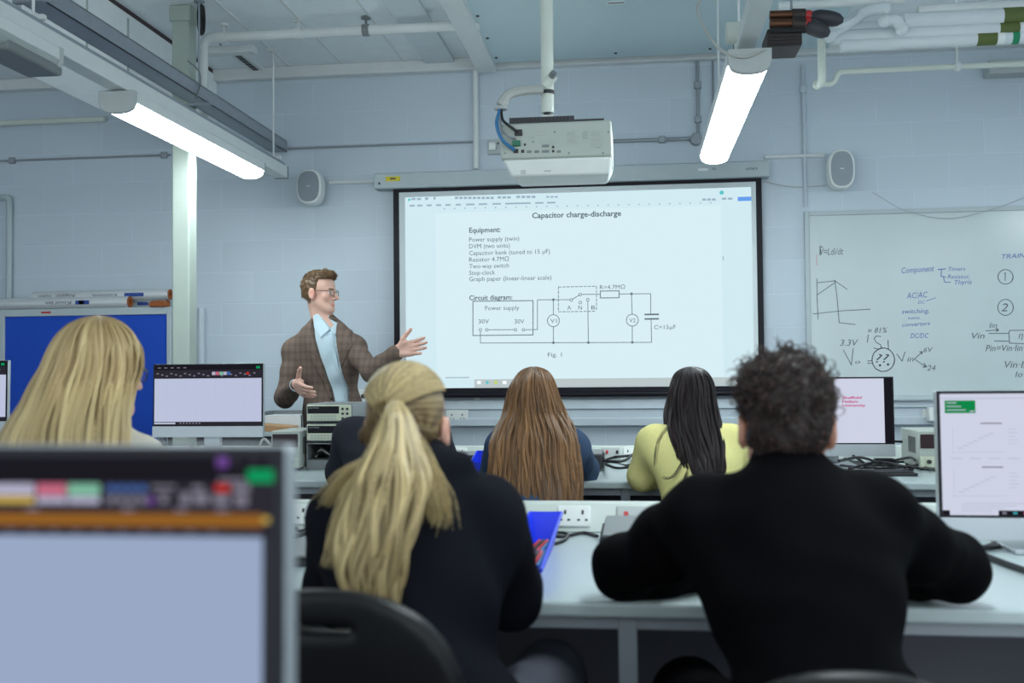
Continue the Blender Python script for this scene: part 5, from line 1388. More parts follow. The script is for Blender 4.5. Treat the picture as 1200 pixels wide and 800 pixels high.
def body_mesh(t, S, H, skin, hairc, res):
    v, f = S.surf(res); return mesh_np('body', v, f, 'skin', t, col=H.colours(v, skin, hairc))
def seated(name_label, j, H, top_name, top_mat, leg_mat, res=.007, bulk=1.0, g=.012, skin=SKIN, hairc=(.08, .06, .05), wr=1.0, hem=None):
    t = thing('person', name_label, 'person', (float(j.pc[0]), float(j.pc[1]), 0)); frame(j)
    S = Sdf(); H.add(S)
    S.cap(H.w(0, -.022, -.05), j.nb - j.up * .02, .050, .058, .03)
    torso(S, j, -.004, bulk); arm(S, j.sL, j.eL, j.wL, -.004); arm(S, j.sR, j.eR, j.wR, -.004)
    for s_, (w, d) in ((1, (j.wL, j.dL)), (-1, (j.wR, j.dR))): hand(S, w, d, (0, 0, -1), -s_, (.12, .2, .15), .6, .06, .92)
    for h, kn, an in ((j.hL, j.kL, j.aL), (j.hR, j.kR, j.aR)): leg(S, h, kn, an, -.004); S.cap(an, an + npv(0, .06, -.045), .034, .03, .02)
    body_mesh(t, S, H, skin, hairc, res)
    S = Sdf(); torso(S, j, g, bulk); arm(S, j.sL, j.eL, j.wL, g); arm(S, j.sR, j.eR, j.wR, g)
    if hem: hem(S, j)
    S.post = wrinkle(.0028 * wr, 42, int(abs(j.pc[0]) * 1000) % 97)
    v, f = S.surf(res); mesh_np(top_name, v, f, top_mat, t)
    S = Sdf(); S.ell(j.pc - j.up * .03, (.17, .135, .12), j.T, .05)
    for h, kn, an in ((j.hL, j.kL, j.aL), (j.hR, j.kR, j.aR)): leg(S, h, kn, an, .012)
    S.post = wrinkle(.003, 30, 5); v, f = S.surf(.010); mesh_np('trousers', v, f, leg_mat, t)
    for an in (j.aL, j.aR):
        S = Sdf(); shoe(S, an, (0, 1, 0)); v, f = S.surf(.008); mesh_np('shoe', v, f, 'shoe', t)
    return t
def pose(head_px, Yh, nb_px, Yn, sL, sR, Ys, eL, eR, wL, wR, pelvis, knees, ankY):
    j = J(); j.nb = npv(W(*nb_px, Yn)); j.sL = npv(W(*sL, Ys)); j.sR = npv(W(*sR, Ys))
    j.eL = npv(W(eL[0], eL[1], eL[2])); j.eR = npv(W(eR[0], eR[1], eR[2])); j.wL = npv(wL); j.wR = npv(wR); j.pc = npv(pelvis)
    j.hL = j.pc + npv(-.085, .02, -.03); j.hR = j.pc + npv(.085, .02, -.03); j.kL, j.kR = npv(knees[0]), npv(knees[1])
    j.aL = npv(j.kL[0], ankY, .09); j.aR = npv(j.kR[0], ankY, .09); j.dL = j.wL - j.eL; j.dR = j.wR - j.eR; j.dL[2] = j.dR[2] = -.02
    return j

# ---- hair builders
def loft_rows(rows, Y): 
    """rows: (py, x_left, x_right, y_offset, depth radius) read off the photograph -> z, cx, rx, cy, ry"""
    out = []
    for py, xl, xr, dy, ry in rows:
        a = W(xl, py, Y + dy); b = W(xr, py, Y + dy); out.append(((a.z + b.z) / 2, (a.x + b.x) / 2, abs(b.x - a.x) / 2, Y + dy, ry))
    return np.array(out)
def loft_hair(name, t, rows, m, n=900, A=2.5, wave=.006, freq=3.0, clumps=60, rad=.0016, seed=1, yaw=0.0, base=.95, tipvar=.12, front=None, flick=0.0, light=(0, 1), M_=30, root=1.0, pull=.55):
    r_ = np.random.default_rng(seed); u = np.linspace(0, 1, len(rows)); s = np.linspace(0, 1, M_)
    # finer parameter along the rows by distance
    dist = np.concatenate([[0], np.cumsum(np.abs(np.diff(rows[:, 0])) + .8 * np.abs(np.diff(rows[:, 2])))]); dist /= dist[-1]
    col_ = lambda c, tt: np.interp(tt, dist, rows[:, c])
    def sm(c, tt): return (col_(c, np.clip(tt - .03, 0, 1)) + 2 * col_(c, tt) + col_(c, np.clip(tt + .03, 0, 1))) / 4
    parts = []
    nb_ = 48; aa = np.linspace(-A, A, nb_) + yaw; ss = np.linspace(0, .985, 40); SS, AA = np.meshgrid(ss, aa, indexing='ij')
    gx = 1 + .02 * np.sin(AA * 17 + 3 * np.sin(SS * 5))
    v = np.stack([sm(1, SS) + sm(2, SS) * base * gx * np.sin(AA), sm(3, SS) - sm(4, SS) * base * gx * np.cos(AA), sm(0, SS) - .002], -1).reshape(-1, 3)
    i = np.arange(39)[:, None] * nb_ + np.arange(nb_ - 1)[None, :]; f = np.stack([i, i + 1, i + nb_ + 1, i + nb_], -1).reshape(-1, 4)
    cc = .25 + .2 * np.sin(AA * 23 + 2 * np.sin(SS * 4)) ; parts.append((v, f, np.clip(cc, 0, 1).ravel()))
    a0 = r_.uniform(-A, A, n); cl = np.floor((a0 + A) / (2 * A) * clumps).astype(int); ca = -A + 2 * A * (cl + .5) / clumps
    ph = r_.uniform(0, 6.28, clumps + 1)[cl]; cr = r_.uniform(.93, 1.02, clumps + 1)[cl]; sh = r_.uniform(0, 1, clumps + 1)[cl]
    t0 = r_.uniform(0, .22, n) ** 1.5; t1 = 1 - tipvar * (r_.uniform(0, 1, clumps + 1)[cl] * .7 + r_.uniform(0, .3, n)) + r_.uniform(0, .02, n)
    tt = t0[:, None] + (t1 - t0)[:, None] * s[None, :]
    a = a0[:, None] + (ca - a0)[:, None] * pull * tt ** 1.2 + yaw + flick * (np.maximum(tt - .7, 0) ** 2) * np.sin(ph)[:, None]
    rr = cr[:, None] * (1 - .05 * r_.uniform(0, 1, n)[:, None]) + .02 * np.sin(tt * 9 + ph[:, None])
    wv = wave * np.minimum(1, tt * 2.2) * np.sin(2 * PI * freq * tt + ph[:, None]); wv2 = wave * .7 * np.minimum(1, tt * 2) * np.cos(2 * PI * freq * 1.13 * tt + 1.7 * ph[:, None])
    x = sm(1, tt) + sm(2, tt) * rr * np.sin(a) + wv + r_.normal(0, .0012, n)[:, None]; y = sm(3, tt) - sm(4, tt) * rr * np.cos(a) + wv2; z = sm(0, tt) + .001
    Sx = np.stack([x, y, z], -1); taper = np.interp(s, [0, .08, .75, 1], [.5, 1, 1, .35]); v, f = strand_tubes(Sx, rad * taper[None, :] * r_.uniform(.7, 1.6, n)[:, None])
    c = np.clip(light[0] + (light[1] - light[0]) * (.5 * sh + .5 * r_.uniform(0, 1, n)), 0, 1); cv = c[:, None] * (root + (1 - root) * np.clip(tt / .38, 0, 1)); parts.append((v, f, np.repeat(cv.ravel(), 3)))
    V_, F_, C_ = join_np(parts); return mesh_np(name, V_, F_, m, t, col=C_)
def cap_sdf(H, g, zcut=-.03, front=.035):
    S = Sdf(); H.ell(S, (0, -.016, .045), (.074, .095, .084), g=g); H.ell(S, (0, -.03, -.01), (.068, .07, .06), .03, g=g * .8); return S
def fur(H, v, nrm, n, length, comb, lift, curl, seg=6, rad=.0013, seed=3, keep=None):
    r_ = np.random.default_rng(seed); q = H.local(v); ok = np.ones(len(v), bool) if keep is None else keep(q); idx = np.flatnonzero(ok); idx = r_.choice(idx, n)
    p = v[idx]; nn = nrm[idx]; d = comb(q[idx], r_) @ H.R.T; d = d - nn * (d * nn).sum(1, keepdims=True); d /= np.linalg.norm(d, axis=1, keepdims=True) + 1e-9
    b = np.cross(nn, d); L = length * r_.uniform(.6, 1.3, n)[:, None]; s = np.linspace(0, 1, seg); out = []
    ph = r_.uniform(0, 6.28, n)[:, None]; tw = r_.uniform(.7, 1.3, n)[:, None]
    for u in s:
        an = ph + curl * 6.28 * u * tw
        out.append(p - nn * .003 + d * L * u * (1 - .25 * curl) + nn * (L * lift * math.sin(min(1, u * 1.2) * 1.6)) + (b * np.sin(an) + nn * np.cos(an)) * (.007 * curl * min(1, u * 2)))
    Sx = np.stack(out, 1); vv, ff = strand_tubes(Sx, rad * np.interp(s, [0, .6, 1], [1, 1, .4])); return vv, ff, np.repeat(r_.uniform(0, 1, n), seg * 3)
def gl_mat():
    m = bpy.data.materials.new('spectacle lens'); m.use_nodes = True; N = m.node_tree.nodes; L = m.node_tree.links; a = N.new('ShaderNodeBsdfTransparent'); g = N.new('ShaderNodeBsdfGlossy'); g.inputs['Roughness'].default_value = .03; x = N.new('ShaderNodeMixShader'); x.inputs[0].default_value = .10; L.new(a.outputs[0], x.inputs[1]); L.new(g.outputs[0], x.inputs[2]); L.new(x.outputs[0], N['Material Output'].inputs['Surface'])
    return m
M['lens_glass'] = gl_mat(); M['spec_frame'] = mat('brown spectacle frame', s2l(84, 56, 48), .35); M['spec_dark'] = mat('dark spectacle frame', s2l(36, 36, 44), .35)
def glasses(t, H, m):
    k = MB(); y = .104
    def rim(x):
        return [V(H.w(x + .0215 * math.copysign(abs(math.cos(a)) ** .75, math.cos(a)), y - .006 * (abs(x + .0215 * math.cos(a)) / .055) ** 2, .002 + .0175 * math.copysign(abs(math.sin(a)) ** .75, math.sin(a)))) for a in [2 * PI * i / 24 for i in range(24)]]
    for x in (-.033, .033): k.tube(rim(x), .0017, 6, closed=True)
    k.tube([V(H.w(-.012, y + .001, .006)), V(H.w(0, y + .003, .009)), V(H.w(.012, y + .001, .006))], .0016, 6)
    for s_ in (-1, 1): k.tube([V(H.w(.0545 * s_, y - .006, .010)), V(H.w(.074 * s_, .07, .012)), V(H.w(.083 * s_, .0, .014)), V(H.w(.082 * s_, -.018, .004))], .0018, 6)
    g = k.build('glasses', m, t)
    q = MB()
    for x in (-.033, .033): 
        P = rim(x); c = sum(P, V((0, 0, 0))) / len(P); q.add([c] + P, [[0, i + 1, (i + 1) % 24 + 1] for i in range(24)])
    q.build('lens', 'lens_glass', g)

# ------------------------------------------------------------------ the man in black, right foreground
H1 = Head(W(921, 502, 1.88), .0, .12, .02, .94)
j1 = pose(None, None, (921, 562), 1.84, (828, 612), (1018, 608), 1.86, (731, 664, 2.06), (1118, 665, 2.06), W(842, 664, 2.22), W(1010, 664, 2.22), (.285, 1.60, .60), ((.10, 2.14, .545), (.48, 2.14, .545)), 2.2)
def collar1(S, j): S.cap(j.nb + j.up * .018, j.nb - j.up * .03, .064, .074, .02)
t = seated('curly dark-haired man in a black jumper seen from behind, elbows on the bench', j1, H1, 'jumper', 'black_knit', 'trouser_dark', .007, 1.07, .013, SKIN2, hem=collar1)
PT1 = t
M['hair_dark'] = hair_mat('dark brown curly hair', (22, 17, 17), (78, 58, 53), .5)
S_ = cap_sdf(H1, .006); H1.ell(S_, (0, .02, .08), (.070, .072, .052), .03, g=.004)
S_.half([(H1.w(0, .078, .06), H1.R @ npv(0, -1, 0))], H1.o - .3, H1.o + .3, .01, 's')
S_.half([(H1.w(0, .0, -.062), H1.R @ npv(0, 0, 1))], H1.o - .3, H1.o + .3, .01, 's')
S_.half([(H1.w(0, -.036, .03), H1.R @ npv(0, -1, 0)), (H1.w(0, .03, .03), H1.R @ npv(0, 0, 1))], H1.o - .3, H1.o + .3, .01, 's')
S_.post = wrinkle(.004, 160, 8); v, f = S_.surf(.005); nr = vnormals(v, f)
def comb_r(q, r_): return r_.normal(size=(len(q), 3)) + npv(-.5, .6, .2)
a = fur(H1, v, nr, 1900, .020, comb_r, .30, .9, 8, .0012, 5, lambda q: q[:, 2] > .02)
b = fur(H1, v, nr, 1500, .016, lambda q, r_: r_.normal(size=(len(q), 3)) * .5 + npv(0, -.1, -1), .2, .45, 6, .0011, 6, lambda q: (q[:, 2] <= .03) & ((np.abs(q[:, 0]) < .055) | (q[:, 1] < -.05)))
c = fur(H1, v, nr, 300, .030, lambda q, r_: r_.normal(size=(len(q), 3)) * .6 + npv(-1.0, .7, .1), .6, 1.1, 10, .0012, 9, lambda q: (q[:, 2] > .05) & (q[:, 1] > -.02))
Vv, Ff, Cc = join_np([(v, f, np.full(len(v), .12)), a, b, c]); mesh_np('hair', Vv, Ff, 'hair_dark', t, col=Cc)
ct = W(988, 783, 1.34); lab_chair(ct.x, 1.56, .02, ct.z + .005, .48, 'black chair under the man in black, only its curved top edge showing')

# ------------------------------------------------------------------ girl with the ponytail
H2 = Head(W(478, 503, 1.87), -.10, .05, .0, .90)
j2 = pose(None, None, (482, 560), 1.83, (418, 612), (557, 612), 1.83, (397, 690, 1.93), (594, 692, 1.95), W(408, 652, 2.22), W(566, 648, 2.24), (-.34, 1.62, .60), ((-.46, 2.14, .555), (-.185, 2.20, .555)), 2.2)
def collar2(S, j):
    S.cap(j.nb + j.up * .015 + j.x * .02, j.nb - j.up * .03, .066, .085, .03)
    S.chain([j.nb - j.f * .055 - j.x * .06, j.nb - j.f * .085 - j.up * .02 + j.x * .01, j.nb - j.f * .03 + j.x * .095], [.026, .034, .026], .03)
t = seated('girl with a long blonde ponytail in a dark sweatshirt, seen from behind', j2, H2, 'sweatshirt', 'navy', 'trouser_grey', .007, 1.0, .018, SKIN, (.3, .2, .1), 1.5, hem=collar2)
M['hair_blonde'] = hair_mat('streaked blonde hair', (88, 66, 42), (236, 212, 156), .4)
S_ = cap_sdf(H2, .003); S_.half([(H2.w(0, .062, .05), H2.R @ npv(0, -1, 0))], H2.o - .3, H2.o + .3, .006, 's')
S_.half([(H2.w(0, 0, -.058), H2.R @ npv(0, .35, 1))], H2.o - .3, H2.o + .3, .006, 's'); S_.half([(H2.w(0, .01, .02), H2.R @ npv(0, -1, .3)), (H2.w(0, .01, .02), H2.R @ npv(0, 0, 1))], H2.o - .3, H2.o + .3, .006, 's')
v, f = S_.surf(.005)
tie = H2.w(-.012, -.118, .044)
tl = (H2.R.T @ (tie - H2.o)) / H2.sc
r_ = np.random.default_rng(21); n = 1500
az = r_.uniform(-2.35, 2.35, n); hz = np.where(np.abs(az) > 1.2, .085, -.045 + .03 * np.abs(az)) + r_.uniform(-.008, .012, n)
st = np.stack([.074 * np.sin(az), -.016 - .095 * np.cos(az), hz], 1)
top = r_.uniform(0, 1, n) < .45; an2 = r_.uniform(-1.5, 1.5, n); st[top] = np.stack([.078 * np.sin(an2), .045 + .02 * np.cos(an2), .045 + .10 * np.cos(an2 * .75)], 1)[top]
Cn = npv(0, -.016, .045); Rr = npv(.074, .095, .084)
def onhead(p, g):
    low = np.clip((.035 - p[..., 2:3]) / .03, 0, 1); g = g + .009 * low; d = (p - Cn) / (Rr + g); nd = np.linalg.norm(d, axis=-1, keepdims=True) + 1e-9; d = d / np.where(low > 0, np.minimum(nd, 1), nd); q = Cn + d * (Rr + g); c2, r2 = npv(0, -.03, -.01), npv(.068, .07, .06) + g; e = (q - c2) / r2; e = e / np.minimum(np.linalg.norm(e, axis=-1, keepdims=True) + 1e-9, 1); return c2 + e * r2
sg = 16; u = np.linspace(0, 1, sg)[None, :, None]; e = onhead(np.tile(tl, (n, 1)), .0)
pth = st[:, None, :] * (1 - u) + (tl + r_.normal(0, .004, (n, 3)))[:, None, :] * u
onp = onhead(pth, .008 + .004 * r_.uniform(0, 1, (n, 1, 1))); w_ = np.clip((u - .82) / .18, 0, 1) ** 2; pth = onp * (1 - w_) + (tl + r_.normal(0, .006, (n, 3)))[:, None, :] * w_
Wp = pth @ (H2.R.T * H2.sc) + H2.o
vs_, fs_ = strand_tubes(Wp, .0013 * np.ones(sg)); cs_ = np.repeat(np.clip(.25 + .55 * r_.uniform(0, 1, n) - .5 * (np.abs(az) < 2.0) * (~top) * (st[:, 2] < .03), 0, 1), sg * 3)
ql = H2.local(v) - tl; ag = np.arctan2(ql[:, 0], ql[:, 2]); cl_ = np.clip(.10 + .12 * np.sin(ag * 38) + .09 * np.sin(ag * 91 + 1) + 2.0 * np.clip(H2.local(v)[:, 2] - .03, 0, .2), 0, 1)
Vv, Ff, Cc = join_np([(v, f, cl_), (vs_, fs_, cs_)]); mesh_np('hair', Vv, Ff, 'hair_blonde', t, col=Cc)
Yt = 1.70
rows = loft_rows([(468, 462, 466, .03, .004), (474, 455, 471, .01, .02), (486, 450, 480, -.005, .028), (505, 443, 487, -.02, .036), (535, 430, 496, -.06, .04), (562, 414, 503, -.09, .04), (590, 406, 496, -.11, .036), (625, 400, 486, -.125, .033), (665, 396, 475, -.13, .03), (695, 404, 466, -.13, .026), (720, 438, 462, -.13, .012)], Yt)
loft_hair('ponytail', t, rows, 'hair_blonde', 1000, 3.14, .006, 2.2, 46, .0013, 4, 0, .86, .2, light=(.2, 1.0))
# loose locks curving over the left shoulder and wisps on the right
r_ = np.random.default_rng(8); parts = []
for (P, n, wd) in (([(470, 508, 1.70), (440, 535, 1.66), (412, 552, 1.66), (396, 575, 1.68), (388, 588, 1.70)], 110, .012), ([(480, 500, 1.70), (497, 540, 1.68), (512, 575, 1.68), (517, 610, 1.69)], 130, .014), ([(476, 505, 1.70), (500, 560, 1.67), (506, 600, 1.68), (498, 640, 1.69)], 110, .014), ([(462, 520, 1.69), (420, 560, 1.66), (402, 610, 1.66), (394, 660, 1.67)], 90, .012)):
    Q = np.array([list(W(*p)) for p in P]); Cq = np.array([list(x) for x in catmull([V(q) for q in Q], 5)]); mM = len(Cq)
    off = r_.normal(0, 1, (n, 1, 3)) * wd * np.linspace(.25, 1.0, mM)[None, :, None] * npv(1, .5, .5); wv = np.sin(np.linspace(0, 9, mM)[None, :] + r_.uniform(0, 6, (n, 1)))[..., None] * .002
    vv, ff = strand_tubes(Cq[None] + off + wv, .0010 * np.linspace(1, .4, mM)); parts.append((vv, ff, np.repeat(r_.uniform(.5, 1, n), mM * 3)))
Vv, Ff, Cc = join_np(parts); mesh_np('loose_lock', Vv, Ff, 'hair_blonde', t, col=Cc)
ct = W(384, 693, 1.36); lab_chair(ct.x + .02, 1.60, -.06, ct.z + .004, .48, 'black chair with a handle slot, under the girl with the ponytail')

# ------------------------------------------------------------------ blonde woman with glasses, left
H3 = Head(W(119, 436, 2.32), -.42, .10, .0, .93)
j3 = pose(None, None, (112, 496), 2.24, (54, 552), (158, 556), 2.2, (30, 600, 2.22), (186, 590, 2.3), (-1.32, 2.42, .80), (-1.05, 2.46, .80), (-1.24, 1.76, .72), ((-1.35, 2.15, .60), (-1.10, 2.15, .60)), 2.2)
t = seated('woman with long straight blonde hair and glasses at the far left', j3, H3, 'jumper', 'cream_knit', 'trouser_dark', .008, 1.0, .014, SKIN, (.3, .2, .1))
glasses(t, H3, 'spec_dark')
M['hair_blonde_pale'] = hair_mat('long pale blonde hair', (132, 102, 64), (232, 210, 158), .42)
rows = loft_rows([(370, 113, 117, .0, .004), (373, 100, 131, -.005, .04), (380, 88, 142, -.01, .075), (392, 76, 152, -.012, .095), (408, 66, 160, -.015, .108), (430, 55, 161, -.02, .11), (452, 42, 157, -.03, .11), (475, 30, 152, -.13, .10), (490, 18, 150, -.22, .09), (508, 6, 149, -.31, .08), (525, 0, 148, -.38, .07), (560, -10, 146, -.48, .06)], 2.32)
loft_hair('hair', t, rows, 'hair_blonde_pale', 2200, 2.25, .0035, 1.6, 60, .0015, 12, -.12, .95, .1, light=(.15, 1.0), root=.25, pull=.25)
lab_chair(-1.24, 1.76, 0, .95, .58, 'black chair under the blonde woman with glasses')

# ------------------------------------------------------------------ long brown-haired girl, far bench
H4 = Head(W(625, 468, 4.18), .05, .12, 0, .93)
j4 = pose(None, None, (628, 503), 4.12, (592, 526), (668, 526), 4.12, (580, 556, 4.2), (684, 551, 4.33), W(598, 546, 4.42), W(660, 546, 4.48), (-.40, 3.92, .60), ((-.50, 4.42, .56), (-.28, 4.42, .56)), 4.45)
t = seated('girl with very long wavy brown hair at the far bench', j4, H4, 'top', 'blue_grey', 'trouser_dark', .008, 1.0, .014, SKIN, (.1, .07, .04))
M['hair_brown'] = hair_mat('long wavy brown hair', (60, 43, 33), (166, 122, 80), .42)
rows = loft_rows([(429.5, 624, 627, .0, .004), (432, 613, 638, .0, .045), (438, 606, 645, -.01, .08), (450, 599, 651, -.015, .105), (465, 594, 656, -.02, .11), (482, 590, 662, -.03, .11), (500, 581, 671, -.085, .10), (520, 573, 679, -.15, .09), (545, 571, 682, -.22, .07), (572, 571, 684, -.28, .055), (604, 574, 682, -.31, .05)], 4.18)
loft_hair('hair', t, rows, 'hair_brown', 2400, 2.3, .0045, 3.4, 70, .0014, 31, 0, .95, .1, light=(0, 1))
lab_chair(-.40, 3.93, 0, .73, .48, 'black chair under the girl with very long brown hair')

# ------------------------------------------------------------------ girl in yellow, far bench
H5 = Head(W(813, 468, 4.18), -.25, .15, 0, .93)
j5 = pose(None, None, (812, 503), 4.12, (770, 522), (855, 522), 4.12, (754, 557, 4.18), (866, 556, 4.22), W(785, 549, 4.45), W(845, 549, 4.45), (.24, 3.92, .60), ((.13, 4.42, .56), (.36, 4.42, .56)), 4.45)
t = seated('girl in a pale yellow jumper with long dark hair at the far bench', j5, H5, 'jumper', 'yellow_knit', 'trouser_dark', .008, 1.0, .014, SKIN2, (.03, .02, .02), 1.3)
M['hair_black'] = hair_mat('long near-black hair', (18, 14, 17), (50, 36, 38), .48)
rows = loft_rows([(429.5, 808, 812, .0, .004), (432, 798, 823, .0, .045), (438, 790, 830, -.01, .08), (450, 785, 836, -.015, .105), (465, 782, 839, -.02, .11), (482, 780, 843, -.035, .105), (500, 780, 846, -.09, .095), (516, 786, 849, -.14, .085), (535, 793, 851, -.20, .07), (553, 800, 851, -.24, .05), (574, 806, 832, -.25, .02)], 4.18)
loft_hair('hair', t, rows, 'hair_black', 2000, 2.3, .005, 2.4, 46, .0014, 41, -.1, .94, .28, flick=.8, light=(0, .9))
r_ = np.random.default_rng(4); parts = []
for P in ([(783, 500), (772, 515), (768, 532), (767, 545)], [(800, 540), (790, 556), (782, 560), (776, 559)], [(806, 552), (800, 566), (792, 574), (788, 576)]):
    Cq = np.array([list(x) for x in catmull([W(p[0], p[1], 3.90) for p in P], 5)]); mM = len(Cq); n = 9
    vv, ff = strand_tubes(Cq[None] + r_.normal(0, .004, (n, 1, 3)) * npv(1, .4, 1), .0008 * np.linspace(1, .5, mM)); parts.append((vv, ff, np.repeat(r_.uniform(0, .6, n), mM * 3)))
Vv, Ff, Cc = join_np(parts); mesh_np('loose_lock', Vv, Ff, 'hair_black', t, col=Cc)
lab_chair(.24, 3.93, 0, .73, .48, 'black chair under the girl in the yellow jumper')

# ------------------------------------------------------------------ student in charcoal jacket, hidden behind the ponytail
H6 = Head(W(482, 473, 4.2), 0, .2, 0, .93)
j6 = pose(None, None, (464, 496), 4.12, (416, 513), (504, 515), 4.12, (402, 553, 4.18), (524, 556, 4.2), W(430, 546, 4.45), W(500, 546, 4.45), (-.98, 3.92, .62), ((-1.1, 4.42, .56), (-.85, 4.42, .56)), 4.45)
t = seated('student in a charcoal jacket, mostly hidden behind the blonde ponytail', j6, H6, 'jacket', 'charcoal_cloth', 'trouser_dark', .008, 1.12, .02, SKIN2, (.05, .04, .03))
S_ = cap_sdf(H6, .010); S_.half([(H6.w(0, .07, .05), H6.R @ npv(0, -1, 0))], H6.o - .3, H6.o + .3, .006, 's'); S_.half([(H6.w(0, 0, -.05), H6.R @ npv(0, 0, 1))], H6.o - .3, H6.o + .3, .006, 's')
S_.half([(H6.w(0, .02, .02), H6.R @ npv(0, -1, 0)), (H6.w(0, .02, .02), H6.R @ npv(0, 0, 1))], H6.o - .3, H6.o + .3, .01, 's')
v, f = S_.surf(.006); nr = vnormals(v, f); a = fur(H6, v, nr, 900, .02, lambda q, r_: r_.normal(size=(len(q), 3)) * .4 + npv(0, -.3, -.6), .3, .2, 5, .0014, 7)
Vv, Ff, Cc = join_np([(v, f, np.full(len(v), .1)), a]); mesh_np('hair', Vv, Ff, 'hair_dark', t, col=Cc)
lab_chair(-.98, 3.93, 0, .73, .48, 'black chair under the student in the charcoal jacket')

# ================================================================== THE STANDING LECTURER
t = thing('person', 'standing man in a brown checked jacket, pale blue shirt and glasses, gesturing at the screen', 'person', (-1.86, 5.97, 0))
H7 = Head(W(374.5, 344, 5.95), -1.76, .02, .0, 1.0)
j7 = J(); PY7 = 5.97
j7.nb = npv(W(379, 379, PY7)); j7.sR = npv(W(347, 411, 6.0)); j7.sL = npv(W(414, 409, 5.92)); j7.pc = npv(-1.80, 5.99, .97)
j7.eR = npv(W(334, 466, 5.92)); j7.wR = npv(W(347, 451, 5.72)); j7.eL = npv(W(436, 436, 5.78)); j7.wL = npv(W(466.5, 411, 5.72))
frame(j7)
hp_ = [j7.pc + j7.x * .09 - npv(0, 0, .03), j7.pc - j7.x * .09 - npv(0, 0, .03)]; kn = [npv(-1.90, 5.95, .51), npv(-1.70, 5.95, .51)]; an = [npv(-1.92, 5.99, .09), npv(-1.68, 5.99, .09)]
S_ = Sdf(); H7.add(S_); S_.cap(H7.w(0, -.02, -.05), j7.nb - j7.up * .01, .054, .062, .03)
torso(S_, j7, -.012); arm(S_, j7.sR, j7.eR, j7.wR, -.008); arm(S_, j7.sL, j7.eL, j7.wL, -.008)
hand(S_, j7.wR, (.62, -.62, -.30), (.70, .55, .25), -1 if np.cross(npv(.62, -.62, -.3), npv(.7, .55, .25))[2] < 0 else 1, (.10, .22, .18), 1.4, .05, 1.14, (0, .05, .12, .2))
hand(S_, j7.wL, (.96, -.22, .16), (-.2, -.95, .05), 1 if np.cross(npv(.96, -.22, .16), npv(-.2, -.95, .05))[2] > 0 else -1, (.06, .12, .10), .95, .07, 1.14, (.0, .0, .02, .04))
for h, k_, a_ in zip(hp_, kn, an): leg(S_, h, k_, a_, -.004); S_.cap(a_, a_ + npv(.01, -.06, -.045), .034, .03, .02)
HC = s2l(120, 92, 62)
body_mesh(t, S_, H7, s2l(222, 178, 160), HC, .0042)
# shirt
def prism_half(S, px, Y, op='s', k=.004, f0=.015):
    P = [npv(W(x, y, Y)) for x, y in px]; c = sum(P) / len(P); d = j7.f; pl = []
    for i in range(len(P)):
        e = P[(i + 1) % len(P)] - P[i]; nn = np.cross(e, d); nn /= np.linalg.norm(nn)
        if nn @ (c - P[i]) > 0: nn = -nn
        pl.append((P[i], nn))
    pl.append((j7.nb + d * f0 - j7.up * .2, -d)); S.half(pl, c - .6, c + .6, k, op)
def shirt_sdf(g):
    S = Sdf(); torso(S, j7, g); S.cap(j7.nb + j7.up * .020, j7.nb - j7.up * .03, .066 + g, .075 + g, .02); return S
S_ = shirt_sdf(0); prism_half(S_, [(361, 360), (392, 360), (391, 374), (383, 389), (366, 374)], 5.84, f0=.03)
S_.post = wrinkle(.0035, 40, 12); v, f = S_.surf(.006); shirt_o = mesh_np('shirt', v, f, 'shirt', t)
def jtorso(S, g):
    torso(S, j7, g, 1.0)
    L = j7.pc; S.ell(j7.pc - j7.up * .10, (.180, .135, .22), j7.T, .08, grow=g - .01)
JF = 5.84
V1 = [(358.5, 372), (389, 376), (407, 478), (391, 476)]; V2 = [(391, 474), (407, 474), (420, 640), (399, 640)]
S_ = Sdf(); jtorso(S_, .016); arm(S_, j7.sR, j7.eR, j7.wR + (j7.eR - j7.wR) * .12, .013, (.051, .044, .033)); arm(S_, j7.sL, j7.eL, j7.wL + (j7.eL - j7.wL) * .12, .013, (.050, .043, .033))
S_.cap(j7.nb + j7.up * .004 - j7.f * .02, j7.nb - j7.up * .04, .068, .09, .03)
prism_half(S_, V1, JF); prism_half(S_, V2, JF)
S_.half([(j7.nb + j7.f * .03 + j7.up * .0, -j7.f), (j7.nb + j7.up * .0, -j7.up)], j7.nb - .2, j7.nb + .2, .01, 's')
S_.post = wrinkle(.0035, 30, 44); v, f = S_.surf(.0058)
